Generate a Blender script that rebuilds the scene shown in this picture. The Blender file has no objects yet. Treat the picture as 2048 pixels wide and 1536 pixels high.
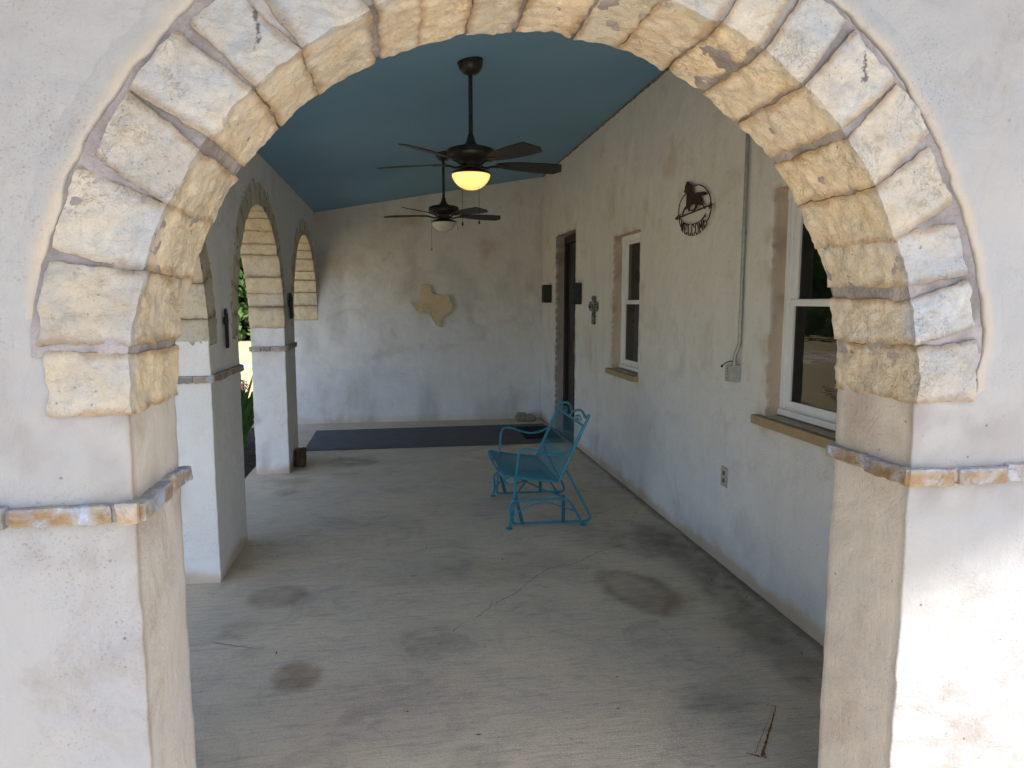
import bpy, bmesh, math, random
import numpy as np
from mathutils import Vector, Matrix
from mathutils.geometry import tessellate_polygon

R = math.radians
random.seed(7)
scene = bpy.context.scene
C = scene.collection

# ------------------------------------------------------------------ camera, sky, sun, exposure
cam_d = bpy.data.cameras.new("camera"); cam = bpy.data.objects.new("camera", cam_d); C.objects.link(cam)
cam_d.sensor_width = 36.0; cam_d.lens = 1400/2048*36.0; cam_d.clip_start = 0.05; cam_d.clip_end = 2000
cam.location = (0, 0, 1.55)
cam.rotation_euler = (math.pi/2 - math.atan(165/1400), 0, -math.atan(228/math.hypot(1400, 165)))
scene.camera = cam

SUN = Vector((0.198, -0.425, 0.883)).normalized()
world = bpy.data.worlds.new("World"); scene.world = world; world.use_nodes = True
wn = world.node_tree; bgn = wn.nodes["Background"]
sky = wn.nodes.new("ShaderNodeTexSky"); sky.sky_type = 'NISHITA'; sky.sun_disc = False
sky.sun_elevation = math.asin(SUN.z); sky.sun_rotation = math.atan2(SUN.x, SUN.y)
sky.dust_density = 1.5; sky.air_density = 1.0
wn.links.new(sky.outputs[0], bgn.inputs[0]); bgn.inputs[1].default_value = 0.15
sd = bpy.data.lights.new("sun", 'SUN'); so = bpy.data.objects.new("sun", sd); C.objects.link(so)
sd.energy = 3.7; sd.angle = R(1.8); sd.color = (1.0, 0.965, 0.91)
so.rotation_euler = SUN.to_track_quat('Z', 'Y').to_euler(); so.location = (3, -6, 9)

scene.view_settings.view_transform = 'Standard'; scene.view_settings.look = 'None'
scene.view_settings.exposure = 1.66; scene.view_settings.gamma = 1.0
scene.cycles.max_bounces = 12; scene.cycles.diffuse_bounces = 7
scene.cycles.use_denoising = True
scene.cycles.sample_clamp_indirect = 6.0

# ------------------------------------------------------------------ noise
def _hash(ix, iy, iz, seed):
    h = (ix.astype(np.int64)*374761393 + iy.astype(np.int64)*668265263 + iz.astype(np.int64)*2147483647 + seed*974634777) & 0xFFFFFFFF
    h = ((h ^ (h >> 13))*1274126177) & 0xFFFFFFFF
    h = ((h ^ (h >> 16))*2246822519) & 0xFFFFFFFF
    return ((h ^ (h >> 15)) & 0xFFFFFF)/float(0xFFFFFF)
def vnoise(P, scale, seed=0):
    p = np.asarray(P, float)*scale + 1000.0
    i = np.floor(p); f = p - i; f = f*f*(3-2*f)
    ix, iy, iz = i[..., 0], i[..., 1], i[..., 2]
    def H(a, b, c): return _hash(ix+a, iy+b, iz+c, seed)
    fx, fy, fz = f[..., 0], f[..., 1], f[..., 2]
    x00 = H(0,0,0)*(1-fx)+H(1,0,0)*fx; x10 = H(0,1,0)*(1-fx)+H(1,1,0)*fx
    x01 = H(0,0,1)*(1-fx)+H(1,0,1)*fx; x11 = H(0,1,1)*(1-fx)+H(1,1,1)*fx
    return ((x00*(1-fy)+x10*fy)*(1-fz) + (x01*(1-fy)+x11*fy)*fz)*2-1
def fbm(P, scale, octv=4, seed=0, gain=0.5):
    s = 0; a = 1.0; t = 0
    for k in range(octv):
        s = s + a*vnoise(P, scale*2.03**k, seed+k*17); t += a; a *= gain
    return s/t
def D(P):   # the hand-trowelled unevenness every plaster surface shares
    P = np.asarray(P, float)
    out = np.zeros_like(P)
    for k in range(3):
        out[..., k] = 0.0032*fbm(P, 4.5, 2, 50+k*7) + 0.0030*fbm(P, 24, 2, 90+k*7)
    return out
def sstep(a, b, x):
    t = np.clip((x-a)/(b-a), 0, 1); return t*t*(3-2*t)

# ------------------------------------------------------------------ mesh accumulator
class MB:
    def __init__(s): s.v = []; s.f = []; s.t = []; s.n = 0
    def add(s, V, F, tint=None):
        V = np.asarray(V, float).reshape(-1, 3)
        s.v.append(V)
        for f in F: s.f.append([i+s.n for i in f])
        if tint is None: tint = np.ones((len(V), 3))
        else: tint = np.broadcast_to(np.asarray(tint, float), (len(V), 3))
        s.t.append(tint); s.n += len(V)
    def sheet(s, P, mask=None, tint=None, closed=False):
        n, m, _ = P.shape
        F = []
        mm = m if closed else m-1
        for i in range(n-1):
            for j in range(mm):
                if mask is not None and not mask[i, j]: continue
                j2 = (j+1) % m
                F.append((i*m+j, i*m+j2, (i+1)*m+j2, (i+1)*m+j))
        t = None if tint is None else tint.reshape(-1, 3)
        s.add(P.reshape(-1, 3), F, t)
    def box(s, a, b, tint=None):
        x0, y0, z0 = a; x1, y1, z1 = b
        V = [(x0,y0,z0),(x1,y0,z0),(x1,y1,z0),(x0,y1,z0),(x0,y0,z1),(x1,y0,z1),(x1,y1,z1),(x0,y1,z1)]
        s.add(V, [(0,3,2,1),(4,5,6,7),(0,1,5,4),(1,2,6,5),(2,3,7,6),(3,0,4,7)], tint)
    def tube(s, pts, r, n=8, closed=False, smooth=0, caps=True):
        pts = [Vector(p) for p in pts]
        if smooth: pts = catmull(pts, smooth, closed)
        N = len(pts); rs = r if hasattr(r, '__len__') else [r]*N
        if hasattr(r, '__len__') and len(rs) != N:
            rs = np.interp(np.linspace(0, 1, N), np.linspace(0, 1, len(r)), r)
        up = Vector((0.123, 0.31, 0.94)).normalized(); rings = []
        prev = None
        for i, p in enumerate(pts):
            a = pts[(i-1) % N] if (i > 0 or closed) else p; b = pts[(i+1) % N] if (i < N-1 or closed) else p
            t = (b-a).normalized() if (b-a).length > 1e-9 else Vector((0, 0, 1))
            u = prev if prev is not None else (up if abs(up.dot(t)) < .9 else Vector((1, 0, 0)))
            u = (u - t*u.dot(t)).normalized(); prev = u; w = t.cross(u)
            rings.append([tuple(p + (u*math.cos(k*2*math.pi/n)+w*math.sin(k*2*math.pi/n))*rs[i]) for k in range(n)])
        F = []
        for i in range(N if closed else N-1):
            i2 = (i+1) % N
            for k in range(n):
                k2 = (k+1) % n; F.append((i*n+k, i*n+k2, i2*n+k2, i2*n+k))
        if caps and not closed:
            F.append(tuple(range(n))[::-1]); F.append(tuple((N-1)*n+k for k in range(n)))
        s.add([v for r_ in rings for v in r_], F)
    def lathe(s, prof, n=32, center=(0, 0, 0)):
        V = []; cx, cy, cz = center
        for (r_, z) in prof:
            for k in range(n):
                a = 2*math.pi*k/n; V.append((cx+r_*math.cos(a), cy+r_*math.sin(a), cz+z))
        F = []
        for i in range(len(prof)-1):
            for k in range(n):
                k2 = (k+1) % n; F.append((i*n+k, i*n+k2, (i+1)*n+k2, (i+1)*n+k))
        s.add(V, F)
    def prism(s, poly, fn, d0, d1):   # 2-D outline given thickness: fn(a,b,d) -> point
        tri = tessellate_polygon([[Vector((a, b, 0)) for a, b in poly]])
        n = len(poly)
        V = [fn(a, b, d0) for a, b in poly] + [fn(a, b, d1) for a, b in poly]
        F = [tuple(t) for t in tri] + [tuple(i+n for i in t)[::-1] for t in tri]
        F += [(i, (i+1) % n, (i+1) % n+n, i+n) for i in range(n)]
        s.add(V, F)
    def stroke(s, pts, w, fn, d0, d1):
        for (a, b) in zip(pts[:-1], pts[1:]):
            a = Vector(a); b = Vector(b); d = (b-a)
            if d.length < 1e-6: continue
            d.normalize(); nrm = Vector((-d.y, d.x))*w/2; e = d*w*0.35
            s.prism([tuple(a-e-nrm), tuple(b+e-nrm), tuple(b+e+nrm), tuple(a-e+nrm)], fn, d0, d1)
    def rblock(s, mapfn, h, r=0.01, n=(8, 8, 8), amp=0.003, nscale=20, seed=0, bulge=0.0, tintfn=None, octv=4):
        h = np.array(h, float)
        for ax in range(3):
            o = [k for k in range(3) if k != ax]
            for sg in (-1, 1):
                a = np.linspace(-1, 1, n[o[0]]+1); b = np.linspace(-1, 1, n[o[1]]+1)
                A, B = np.meshgrid(a*h[o[0]], b*h[o[1]], indexing='ij')
                P = np.zeros(A.shape+(3,)); P[..., ax] = sg*h[ax]; P[..., o[0]] = A; P[..., o[1]] = B
                q = np.clip(P, -(h-r), h-r); d = P-q; L = np.linalg.norm(d, axis=-1, keepdims=True)
                nr = d/np.maximum(L, 1e-9); P = q + nr*r
                e = (1-np.abs(A/h[o[0]])**2.5)*(1-np.abs(B/h[o[1]])**2.5)
                W = mapfn(P)
                disp = amp*fbm(W, nscale, octv, seed) + bulge*e
                P2 = P + nr*disp[..., None]
                W = mapfn(P2)
                t = tintfn(P, W, ax, sg) if tintfn else None
                s.sheet(W if sg > 0 else W, tint=t)
    def build(s, name, mat, parent=None, smooth=True, fix=True, tint=True, angle=None):
        me = bpy.data.meshes.new(name)
        V = np.concatenate(s.v) if s.v else np.zeros((0, 3))
        me.from_pydata(V.tolist(), [], s.f); me.update()
        if tint:
            ca = me.color_attributes.new("tint", 'FLOAT_COLOR', 'POINT')
            T = np.concatenate(s.t); ca.data.foreach_set("color", np.concatenate([T, np.ones((len(T), 1))], 1).ravel())
        if fix:
            bm = bmesh.new(); bm.from_mesh(me)
            bmesh.ops.remove_doubles(bm, verts=bm.verts, dist=1e-5)
            bmesh.ops.recalc_face_normals(bm, faces=bm.faces); bm.to_mesh(me); bm.free()
        if smooth:
            me.polygons.foreach_set("use_smooth", [True]*len(me.polygons))
            me.set_sharp_from_angle(angle=R(angle or 40))
        mats = mat if isinstance(mat, list) else [mat]
        for m in mats: me.materials.append(m)
        o = bpy.data.objects.new(name, me); C.objects.link(o)
        if parent: o.parent = parent
        return o

def catmull(pts, k, closed=False):
    N = len(pts); out = []
    rng = range(N if closed else N-1)
    for i in rng:
        p1 = pts[i]; p2 = pts[(i+1) % N]
        p0 = pts[i-1] if (i > 0 or closed) else p1*2-p2
        p3 = pts[(i+2) % N] if (i+2 < N or closed) else p2*2-p1
        for j in range(k):
            t = j/k
            out.append(0.5*((2*p1)+(p2-p0)*t+(2*p0-5*p1+4*p2-p3)*t*t+(3*p1-p0-3*p2+p3)*t**3))
    if not closed: out.append(pts[-1])
    return out

def tag(o, label=None, cat=None, group=None, kind=None):
    if label: o['label'] = label
    if cat: o['category'] = cat
    if group: o['group'] = group
    if kind: o['kind'] = kind
    return o
def thing(name, loc=(0, 0, 0), label=None, cat=None, group=None, rotz=0):
    o = bpy.data.objects.new(name, None); C.objects.link(o); o.location = loc; o.rotation_euler = (0, 0, rotz)
    o.empty_display_size = 0.1
    return tag(o, label, cat, group)
def copy_tree(o, parent=None):
    c = o.copy(); C.objects.link(c); c.parent = parent
    if parent: c.matrix_parent_inverse = o.matrix_parent_inverse.copy()
    for ch in list(o.children): copy_tree(ch, c)
    return c

# ------------------------------------------------------------------ materials
class NT:
    def __init__(s, name):
        s.m = bpy.data.materials.new(name); s.m.use_nodes = True; s.t = s.m.node_tree; s.N = s.t.nodes
        s.b = s.N["Principled BSDF"]; s.co = s.N.new("ShaderNodeTexCoord").outputs['Object']
    def link(s, a, b): s.t.links.new(a, b)
    def mapping(s, scale=(1, 1, 1), rot=(0, 0, 0)):
        n = s.N.new("ShaderNodeMapping"); n.inputs['Scale'].default_value = scale; n.inputs['Rotation'].default_value = rot
        s.link(s.co, n.inputs[0]); return n.outputs[0]
    def noise(s, scale, detail=4, rough=.55, vec=None, dist=0):
        n = s.N.new("ShaderNodeTexNoise"); n.inputs['Scale'].default_value = scale; n.inputs['Detail'].default_value = detail
        n.inputs['Roughness'].default_value = rough; n.inputs['Distortion'].default_value = dist
        s.link(vec or s.co, n.inputs['Vector']); return n.outputs['Fac']
    def voro(s, scale, feature='F1', vec=None):
        n = s.N.new("ShaderNodeTexVoronoi"); n.inputs['Scale'].default_value = scale; n.feature = feature
        s.link(vec or s.co, n.inputs['Vector']); return n.outputs['Distance']
    def ramp(s, fac, a, b, va=0.0, vb=1.0):
        n = s.N.new("ShaderNodeMapRange"); n.interpolation_type = 'SMOOTHSTEP'
        n.inputs[1].default_value = a; n.inputs[2].default_value = b; n.inputs[3].default_value = va; n.inputs[4].default_value = vb
        s.link(fac, n.inputs[0]); return n.outputs[0]
    def mix(s, fac, a, b, mode='MIX'):
        n = s.N.new("ShaderNodeMix"); n.data_type = 'RGBA'; n.blend_type = mode
        for sock, v in ((n.inputs[0], fac), (n.inputs[6], a), (n.inputs[7], b)):
            if isinstance(v, (int, float)): sock.default_value = v
            elif isinstance(v, tuple): sock.default_value = v+(1,) if len(v) == 3 else v
            else: s.link(v, sock)
        return n.outputs[2]
    def math(s, op, a, b=0.0):
        n = s.N.new("ShaderNodeMath"); n.operation = op
        for sock, v in ((n.inputs[0], a), (n.inputs[1], b)):
            if isinstance(v, (int, float)): sock.default_value = v
            else: s.link(v, sock)
        return n.outputs[0]
    def tint(s): 
        n = s.N.new("ShaderNodeAttribute"); n.attribute_name = "tint"; return n.outputs['Color']
    def bump(s, items):
        prev = None
        for h, dist, st in items:
            n = s.N.new("ShaderNodeBump"); n.inputs['Distance'].default_value = dist; n.inputs['Strength'].default_value = st
            s.link(h, n.inputs['Height'])
            if prev: s.link(prev, n.inputs['Normal'])
            prev = n.outputs[0]
        s.link(prev, s.b.inputs['Normal'])
    def out(s, col, rough=0.8, spec=0.3, metal=0.0):
        if isinstance(col, tuple): s.b.inputs['Base Color'].default_value = col+(1,)
        else: s.link(col, s.b.inputs['Base Color'])
        if isinstance(rough, (int, float)): s.b.inputs['Roughness'].default_value = rough
        else: s.link(rough, s.b.inputs['Roughness'])
        s.b.inputs['Specular IOR Level'].default_value = spec; s.b.inputs['Metallic'].default_value = metal
        return s.m

def plaster_mat(name, base, warm, cool, dust, dustamt=0.5, streak=0.0):
    n = NT(name)
    c = n.mix(n.ramp(n.noise(1.3, 4, .6), .35, .65), warm, cool)
    c = n.mix(n.ramp(n.noise(3.5, 6, .65, dist=.4), .42, .62), c, base)
    du = n.ramp(n.noise(2.4, 9, .72, dist=.8), .50, .72)
    c = n.mix(n.math('MULTIPLY', du, dustamt), c, dust)
    # sandy freckles only inside dusty patches, hair-thin scuffs, dark pin-holes
    fr = n.math('MULTIPLY', n.ramp(n.noise(150, 3, .8), .54, .68), n.ramp(n.noise(4.2, 5, .6), .46, .62))
    c = n.mix(n.math('MULTIPLY', fr, .55), c, tuple(x*.62 for x in dust))
    st = n.ramp(n.noise(1.0, 7, .8, vec=n.mapping((22, 22, 6), (R(35), R(15), R(10))), dist=1.6), .60, .72)
    c = n.mix(n.math('MULTIPLY', st, .22), c, tuple(x*.6 for x in base))
    if streak:
        s2 = n.ramp(n.noise(1.0, 5, .6, vec=n.mapping((9, 9, .9))), .5, .75)
        c = n.mix(n.math('MULTIPLY', s2, streak), c, tuple(x*.55 for x in dust))
    sp = n.ramp(n.voro(21), .05, .085, 1, 0)
    sp = n.math('MULTIPLY', sp, n.ramp(n.noise(5, 2), .52, .6))
    c = n.mix(n.math('MULTIPLY', sp, .65), c, (.10, .085, .07))
    c = n.mix(1.0, c, n.tint(), 'MULTIPLY')
    n.bump([(n.noise(7, 6, .62, dist=1.2), .02, .34), (n.noise(1, 6, .75, vec=n.mapping((60, 60, 22), (R(30), R(20), 0)), dist=.8), .005, .5),
            (n.noise(190, 3, .6), .0016, .5), (n.math('MULTIPLY', sp, -1), .002, .6)])
    return n.out(c, .88, .18)
PL = plaster_mat("lime_plaster", (.325, .315, .309), (.342, .325, .306), (.308, .304, .310), (.24, .20, .175), .60)
PI_ = plaster_mat("porch_plaster", (.76, .745, .725), (.74, .715, .68), (.71, .705, .715), (.54, .485, .43), .55, .08)

def stone_mat(name, a, b, c3, lime, limeamt, drips=False):
    n = NT(name)
    c = n.mix(n.ramp(n.noise(5, 6, .7, dist=1.2), .35, .65), a, b)
    v = n.ramp(n.noise(1, 7, .72, vec=n.mapping((5, 5, 22), (R(25), R(30), 0)), dist=1.6), .52, .68)
    c = n.mix(n.math('MULTIPLY', v, .60), c, c3)
    l = n.ramp(n.noise(9, 8, .75, dist=.6), .44, .60)
    c = n.mix(n.math('MULTIPLY', l, limeamt), c, lime)
    gb = n.ramp(n.noise(11, 8, .78, dist=1.0), .54, .66); c = n.mix(n.math('MULTIPLY', gb, .38), c, tuple(sum(a)/3*k_ for k_ in (.66, .64, .62)))
    g = n.math('MULTIPLY', n.ramp(n.noise(75, 4, .75), .60, .72), n.ramp(n.noise(7, 4, .6), .44, .6))
    c = n.mix(n.math('MULTIPLY', g, .55), c, (.20, .15, .10))
    pit = n.ramp(n.voro(70), .06, .16, 1, 0); pit = n.math('MULTIPLY', pit, n.ramp(n.noise(11, 2), .5, .62))
    c = n.mix(n.math('MULTIPLY', pit, .5), c, (.30, .22, .14))
    if drips:   # two dark water marks weathered into the upper front stones
        sx_ = n.N.new("ShaderNodeSeparateXYZ"); n.link(n.co, sx_.inputs[0]); wv = n.noise(28, 5, .8)
        for (dx, z0, wd_) in ((-.247, 2.008, .0045), (.985, 2.0, .004)):
            d_ = n.math('ABSOLUTE', n.math('ADD', n.math('SUBTRACT', sx_.outputs[0], dx), n.math('MULTIPLY', n.math('SUBTRACT', wv, .5), .05)))
            q_ = n.math('MULTIPLY', n.ramp(d_, wd_*.5, wd_*1.6, 1, 0), n.ramp(sx_.outputs[2], z0-.008, z0+.012))
            q_ = n.math('MULTIPLY', q_, n.ramp(sx_.outputs[1], 1.43, 1.45, 1, 0)); q_ = n.math('MULTIPLY', q_, n.ramp(n.noise(70, 3), .35, .55))
            c = n.mix(n.math('MULTIPLY', q_, .85), c, (.10, .085, .065))
    ck = n.noise(17, 7, .72, dist=1.4)
    cr_ = n.math('MULTIPLY', n.ramp(n.math('ABSOLUTE', n.math('SUBTRACT', ck, .5)), .0, .012, 1, 0), n.ramp(n.noise(6, 3), .5, .6))
    c = n.mix(n.math('MULTIPLY', cr_, .55), c, tuple(x*.45 for x in c3))
    m_ = n.noise(60, 6, .8, dist=.4); c = n.mix(n.math('MULTIPLY', n.ramp(m_, .35, .5, 1, 0), .32), c, tuple(x*.62 for x in a))
    c = n.mix(1.0, c, n.tint(), 'MULTIPLY')
    n.bump([(n.noise(26, 7, .75, dist=.7), .016, .7), (m_, .007, .8), (n.noise(170, 4, .7), .003, .7), (n.math('MULTIPLY', pit, -1), .004, .7), (n.math('MULTIPLY', cr_, -1), .004, .6)])
    return n.out(c, .9, .15)
ST = stone_mat("cream_limestone", (.66, .535, .375), (.69, .58, .425), (.52, .36, .20), (.60, .55, .47), .55, True)
ST2 = stone_mat("rockfaced_limestone", (.66, .575, .42), (.70, .62, .47), (.56, .46, .32), (.68, .63, .56), .5)
BAND = stone_mat("rusty_band_stone", (.38, .25, .13), (.31, .19, .11), (.40, .27, .11), (.42, .39, .35), .50)
def simple_noise(name, a, b, scale, rough=.8, spec=.25, bumps=((120, .002, .4),), metal=0, detail=5, lo=.38, hi=.62, tint=False):
    n = NT(name); c = n.mix(n.ramp(n.noise(scale, detail, .65, dist=.3), lo, hi), a, b)
    if tint: c = n.mix(1.0, c, n.tint(), 'MULTIPLY')
    if bumps: n.bump([(n.noise(s_, 4, .6), d, st) for s_, d, st in bumps])
    return n.out(c, rough, spec, metal)
MORT = simple_noise("joint_mortar", (.24, .21, .20), (.32, .285, .275), 14, .95, .1, ((26, .014, .7), (110, .005, .8)), tint=True)
RIDGE = simple_noise("ridge_plaster", (.58, .49, .38), (.54, .49, .44), 6, .9, .15, ((30, .012, .6), (120, .004, .8)), tint=True)
n = NT("blue_ceiling_paint")
c = n.mix(n.ramp(n.noise(.9, 4, .6), .35, .65), (.205, .375, .525), (.180, .345, .49))
c = n.mix(n.math('MULTIPLY', n.ramp(n.noise(1, 5, .6, vec=n.mapping((2.5, 14, 2))), .5, .75), .12), c, (.18, .34, .43))
n.bump([(n.noise(2.0, 3, .5), .01, .12), (n.noise(160, 3, .5), .0008, .3)])
CEIL = n.out(c, .62, .3)

n = NT("stained_concrete")
c = n.mix(n.ramp(n.noise(1.1, 7, .72, dist=.7), .40, .60), (.64, .52, .365), (.555, .465, .345))
c = n.mix(n.math('MULTIPLY', n.ramp(n.noise(1, 6, .65, vec=n.mapping((1.6, 9, 1)), dist=.6), .45, .7), .55), c, (.66, .53, .34))
c = n.mix(n.math('MULTIPLY', n.ramp(n.noise(1, 7, .7, vec=n.mapping((6, 42, 1)), dist=.5), .48, .66), .42), c, (.25, .225, .19))
c = n.mix(n.math('MULTIPLY', n.ramp(n.noise(2.7, 8, .75, dist=.9), .48, .66), .45), c, (.27, .245, .205))
c = n.mix(n.math('MULTIPLY', n.ramp(n.noise(48, 6, .85), .53, .68), .45), c, (.17, .15, .13))
c = n.mix(n.math('MULTIPLY', n.ramp(n.noise(30, 6, .85), .56, .70), .40), c, (.47, .43, .37))
sp = n.math('MULTIPLY', n.ramp(n.voro(16), .03, .07, 1, 0), n.ramp(n.noise(4, 2), .5, .58))
c = n.mix(n.math('MULTIPLY', n.ramp(n.noise(140, 4, .8), .42, .58), .22), c, (.24, .21, .165))
c = n.mix(n.math('MULTIPLY', n.ramp(n.noise(1, 6, .8, vec=n.mapping((12, 30, 1), (0, 0, R(12))), dist=1.2), .55, .68), .28), c, (.66, .60, .50))
c = n.mix(n.math('MULTIPLY', sp, .5), c, (.06, .045, .035))
c = n.mix(1.0, c, n.tint(), 'MULTIPLY')
n.bump([(n.noise(1, 6, .65, vec=n.mapping((12, 75, 5))), .004, .8), (n.noise(14, 5, .6), .006, .25), (n.noise(150, 4, .8), .003, .9)])
CONC = n.out(c, n.ramp(n.noise(3, 4), .3, .7, .62, .85), .35)

DARKM = simple_noise("dark_bronze_metal", (.022, .019, .016), (.035, .03, .025), 30, .42, .5, ((80, .001, .2),), metal=.35)
BLADE = simple_noise("dark_blade", (.020, .019, .015), (.030, .027, .021), 12, .5, .4, ((90, .0006, .3),))
WHITEV = simple_noise("white_vinyl", (.84, .85, .86), (.79, .80, .81), 5, .4, .4, ((90, .0005, .2),))
GALV = simple_noise("galvanised_steel", (.30, .31, .30), (.38, .39, .38), 25, .45, .5, ((60, .0006, .2),), metal=.6)
BOXG = simple_noise("painted_box", (.42, .42, .39), (.38, .38, .35), 20, .55, .35)
TEAL = simple_noise("teal_enamel", (.013, .175, .255), (.023, .215, .30), 22, .38, .5, ((120, .0006, .3),))
TEALD = simple_noise("teal_enamel_dark", (.008, .085, .115), (.014, .11, .145), 22, .42, .5, ((120, .0006, .3),))  # darker teal for the swing links
RUST = simple_noise("rusted_cut_steel", (.030, .014, .012), (.045, .020, .016), 40, .7, .3)
SILL = simple_noise("sandstone_sill", (.40, .30, .175), (.36, .27, .17), 14, .85, .2, ((60, .003, .5), (200, .001, .5)))
WOODD = simple_noise("dark_stained_wood", (.020, .010, .007), (.032, .016, .011), 8, .45, .4)
DOORM = simple_noise("near_black_door", (.006, .005, .005), (.010, .009, .008), 6, .3, .4)
MATM = simple_noise("grey_rubber_mat", (.058, .061, .067), (.073, .077, .083), 6, .65, .35, ((150, .001, .4),))
MATB = simple_noise("black_coir", (.020, .020, .022), (.032, .032, .034), 60, .95, .1, ((200, .004, .7),))
ROCK = simple_noise("field_stone", (.22, .20, .15), (.28, .26, .20), 12, .9, .15, ((30, .008, .6), (120, .002, .5)))
ROCKB = simple_noise("brown_rock", (.12, .075, .035), (.06, .045, .03), 14, .85, .2, ((30, .01, .6),))
TEXM = stone_mat("travertine", (.72, .57, .35), (.76, .62, .41), (.68, .44, .24), (.70, .60, .45), .3)
OUTL = simple_noise("ivory_plastic", (.44, .43, .36), (.40, .39, .33), 8, .45, .4, None)
BLACK = simple_noise("black_slots", (.01, .01, .01), (.015, .015, .015), 8, .6, .2, None)
PEWT = simple_noise("mottled_pewter", (.03, .03, .028), (.30, .30, .28), 45, .5, .4, ((80, .004, .7),), lo=.46, hi=.56)
ROOFM = simple_noise("weathered_roof_sheet", (.30, .29, .28), (.24, .23, .22), 3, .6, .3, ((8, .004, .3),))
SOFFM = simple_noise("soffit_board", (.55, .53, .50), (.50, .48, .45), 3, .8, .2, None)
LEAF = simple_noise("strap_leaf", (.035, .115, .020), (.060, .17, .030), 6, .45, .4, None)
LEAFD = simple_noise("cedar_foliage", (.030, .060, .016), (.075, .12, .035), 1.3, .8, .1, None)
BARK = simple_noise("cedar_bark", (.10, .07, .05), (.14, .10, .07), 10, .95, .1, ((14, .03, .6),))
PINK = simple_noise("pink_petal", (.62, .22, .20), (.70, .36, .32), 20, .6, .3, None)
LITTER = simple_noise("dry_leaf", (.10, .055, .02), (.05, .03, .015), 50, .9, .1, None)
CRK = simple_noise("crack_dirt", (.16, .13, .10), (.22, .18, .14), 50, 1, 0, None)
n = NT("dry_grass_ground")
c = n.mix(n.ramp(n.noise(.5, 6, .65), .35, .65), (.37, .295, .17), (.33, .265, .15))
c = n.mix(n.math('MULTIPLY', n.ramp(n.noise(7, 6, .7), .5, .7), .5), c, (.20, .19, .08))
n.bump([(n.noise(20, 6, .7), .05, .5)])
GRND = n.out(c, .95, .1)
PATHM = simple_noise("pale_bounce_walk", (.62, .58, .52), (.56, .52, .46), 3, .9, .2, ((60, .003, .5),))
GRAV = simple_noise("white_gravel", (.72, .70, .66), (.62, .60, .56), 20, .9, .1, ((40, .02, .5),))
SOIL = simple_noise("bed_soil", (.045, .035, .025), (.07, .055, .035), 12, .95, .1, ((30, .03, .8),))
n = NT("window_glass"); n.bump([(n.noise(1.6, 2, .4), .02, .12), (n.noise(1, 4, .6, vec=n.mapping((5, 5, 30))), .0012, .25)])
GLASS = n.out((.006, .007, .007), .02, .32); n.b.inputs['IOR'].default_value = 1.42
n = NT("lit_glass_bowl")
col = n.mix(n.ramp(n.noise(9, 2), .35, .65), (1.0, .50, .07), (1.0, .62, .17))
n.link(col, n.b.inputs['Emission Color']); n.b.inputs['Emission Strength'].default_value = 0.42
BOWLL = n.out((.75, .66, .45), .25, .5)
BOWL = simple_noise("frosted_glass_bowl", (.55, .54, .49), (.60, .58, .53), 6, .25, .5, None)

# ------------------------------------------------------------------ walls with arches
def lin(*segs):
    out = [np.array([segs[0][0]])]
    for a, b, d in segs:
        k = max(1, int(round((b-a)/d))); out.append(np.linspace(a, b, k+1)[1:])
    return np.concatenate(out)
def displaced(P): return P + D(P)
def arch_wall(T, segs, openings, v0, v1, us, zs_lo, zs_hi, tintfn, rc=0.005, dv=0.02, ext=0.075):
    """segs: solid stretches (uA,uB) below the springing, openings: (uc,a,b,zspring)"""
    mb = MB()
    def W(u, v, z):
        u, v, z = np.broadcast_arrays(u, v, z); return T(u, v, z)
    for uA, uB in segs:
        inner = us[(us > uA+rc+.004) & (us < uB-rc-.004)]
        top = np.concatenate([[uA+rc], inner, [uB-rc]])
        prof = [(u, v0) for u in top]
        prof += [(uB-rc+rc*math.sin(a), v0+rc-rc*math.cos(a)) for a in (R(22), R(45), R(68))]
        k = max(2, int((v1-v0-2*rc)/dv)); prof += [(uB, v) for v in np.linspace(v0+rc, v1-rc, k+1)]
        prof += [(uB-rc+rc*math.cos(a), v1-rc+rc*math.sin(a)) for a in (R(22), R(45), R(68))]
        prof += [(u, v1) for u in top[::-1]]
        prof += [(uA+rc-rc*math.sin(a), v1-rc+rc*math.cos(a)) for a in (R(22), R(45), R(68))]
        prof += [(uA, v) for v in np.linspace(v0+rc, v1-rc, k+1)[::-1]]
        prof += [(uA+rc-rc*math.cos(a), v0+rc-rc*math.sin(a)) for a in (R(22), R(45), R(68))]
        pr = np.array(prof); U, Z = np.meshgrid(pr[:, 0], zs_lo); V, _ = np.meshgrid(pr[:, 1], zs_lo)
        P = W(U, V, Z)
        mb.sheet(displaced(P), tint=tintfn(P), closed=True)
    U, Z = np.meshgrid(us, zs_hi)
    uc_, zc_ = (us[:-1]+us[1:])/2, (zs_hi[:-1]+zs_hi[1:])/2
    UC, ZC = np.meshgrid(uc_, zc_); keep = np.ones(UC.shape, bool)
    for uc, a, b, zs in openings:
        keep &= ~((((UC-uc)/(a+ext))**2+((np.maximum(ZC-zs, 0))/(b+ext))**2) < 1)
    for v in (v0, v1):
        P = W(U, np.full(U.shape, v), Z)
        mb.sheet(displaced(P), mask=keep, tint=tintfn(P))
    return mb

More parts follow.
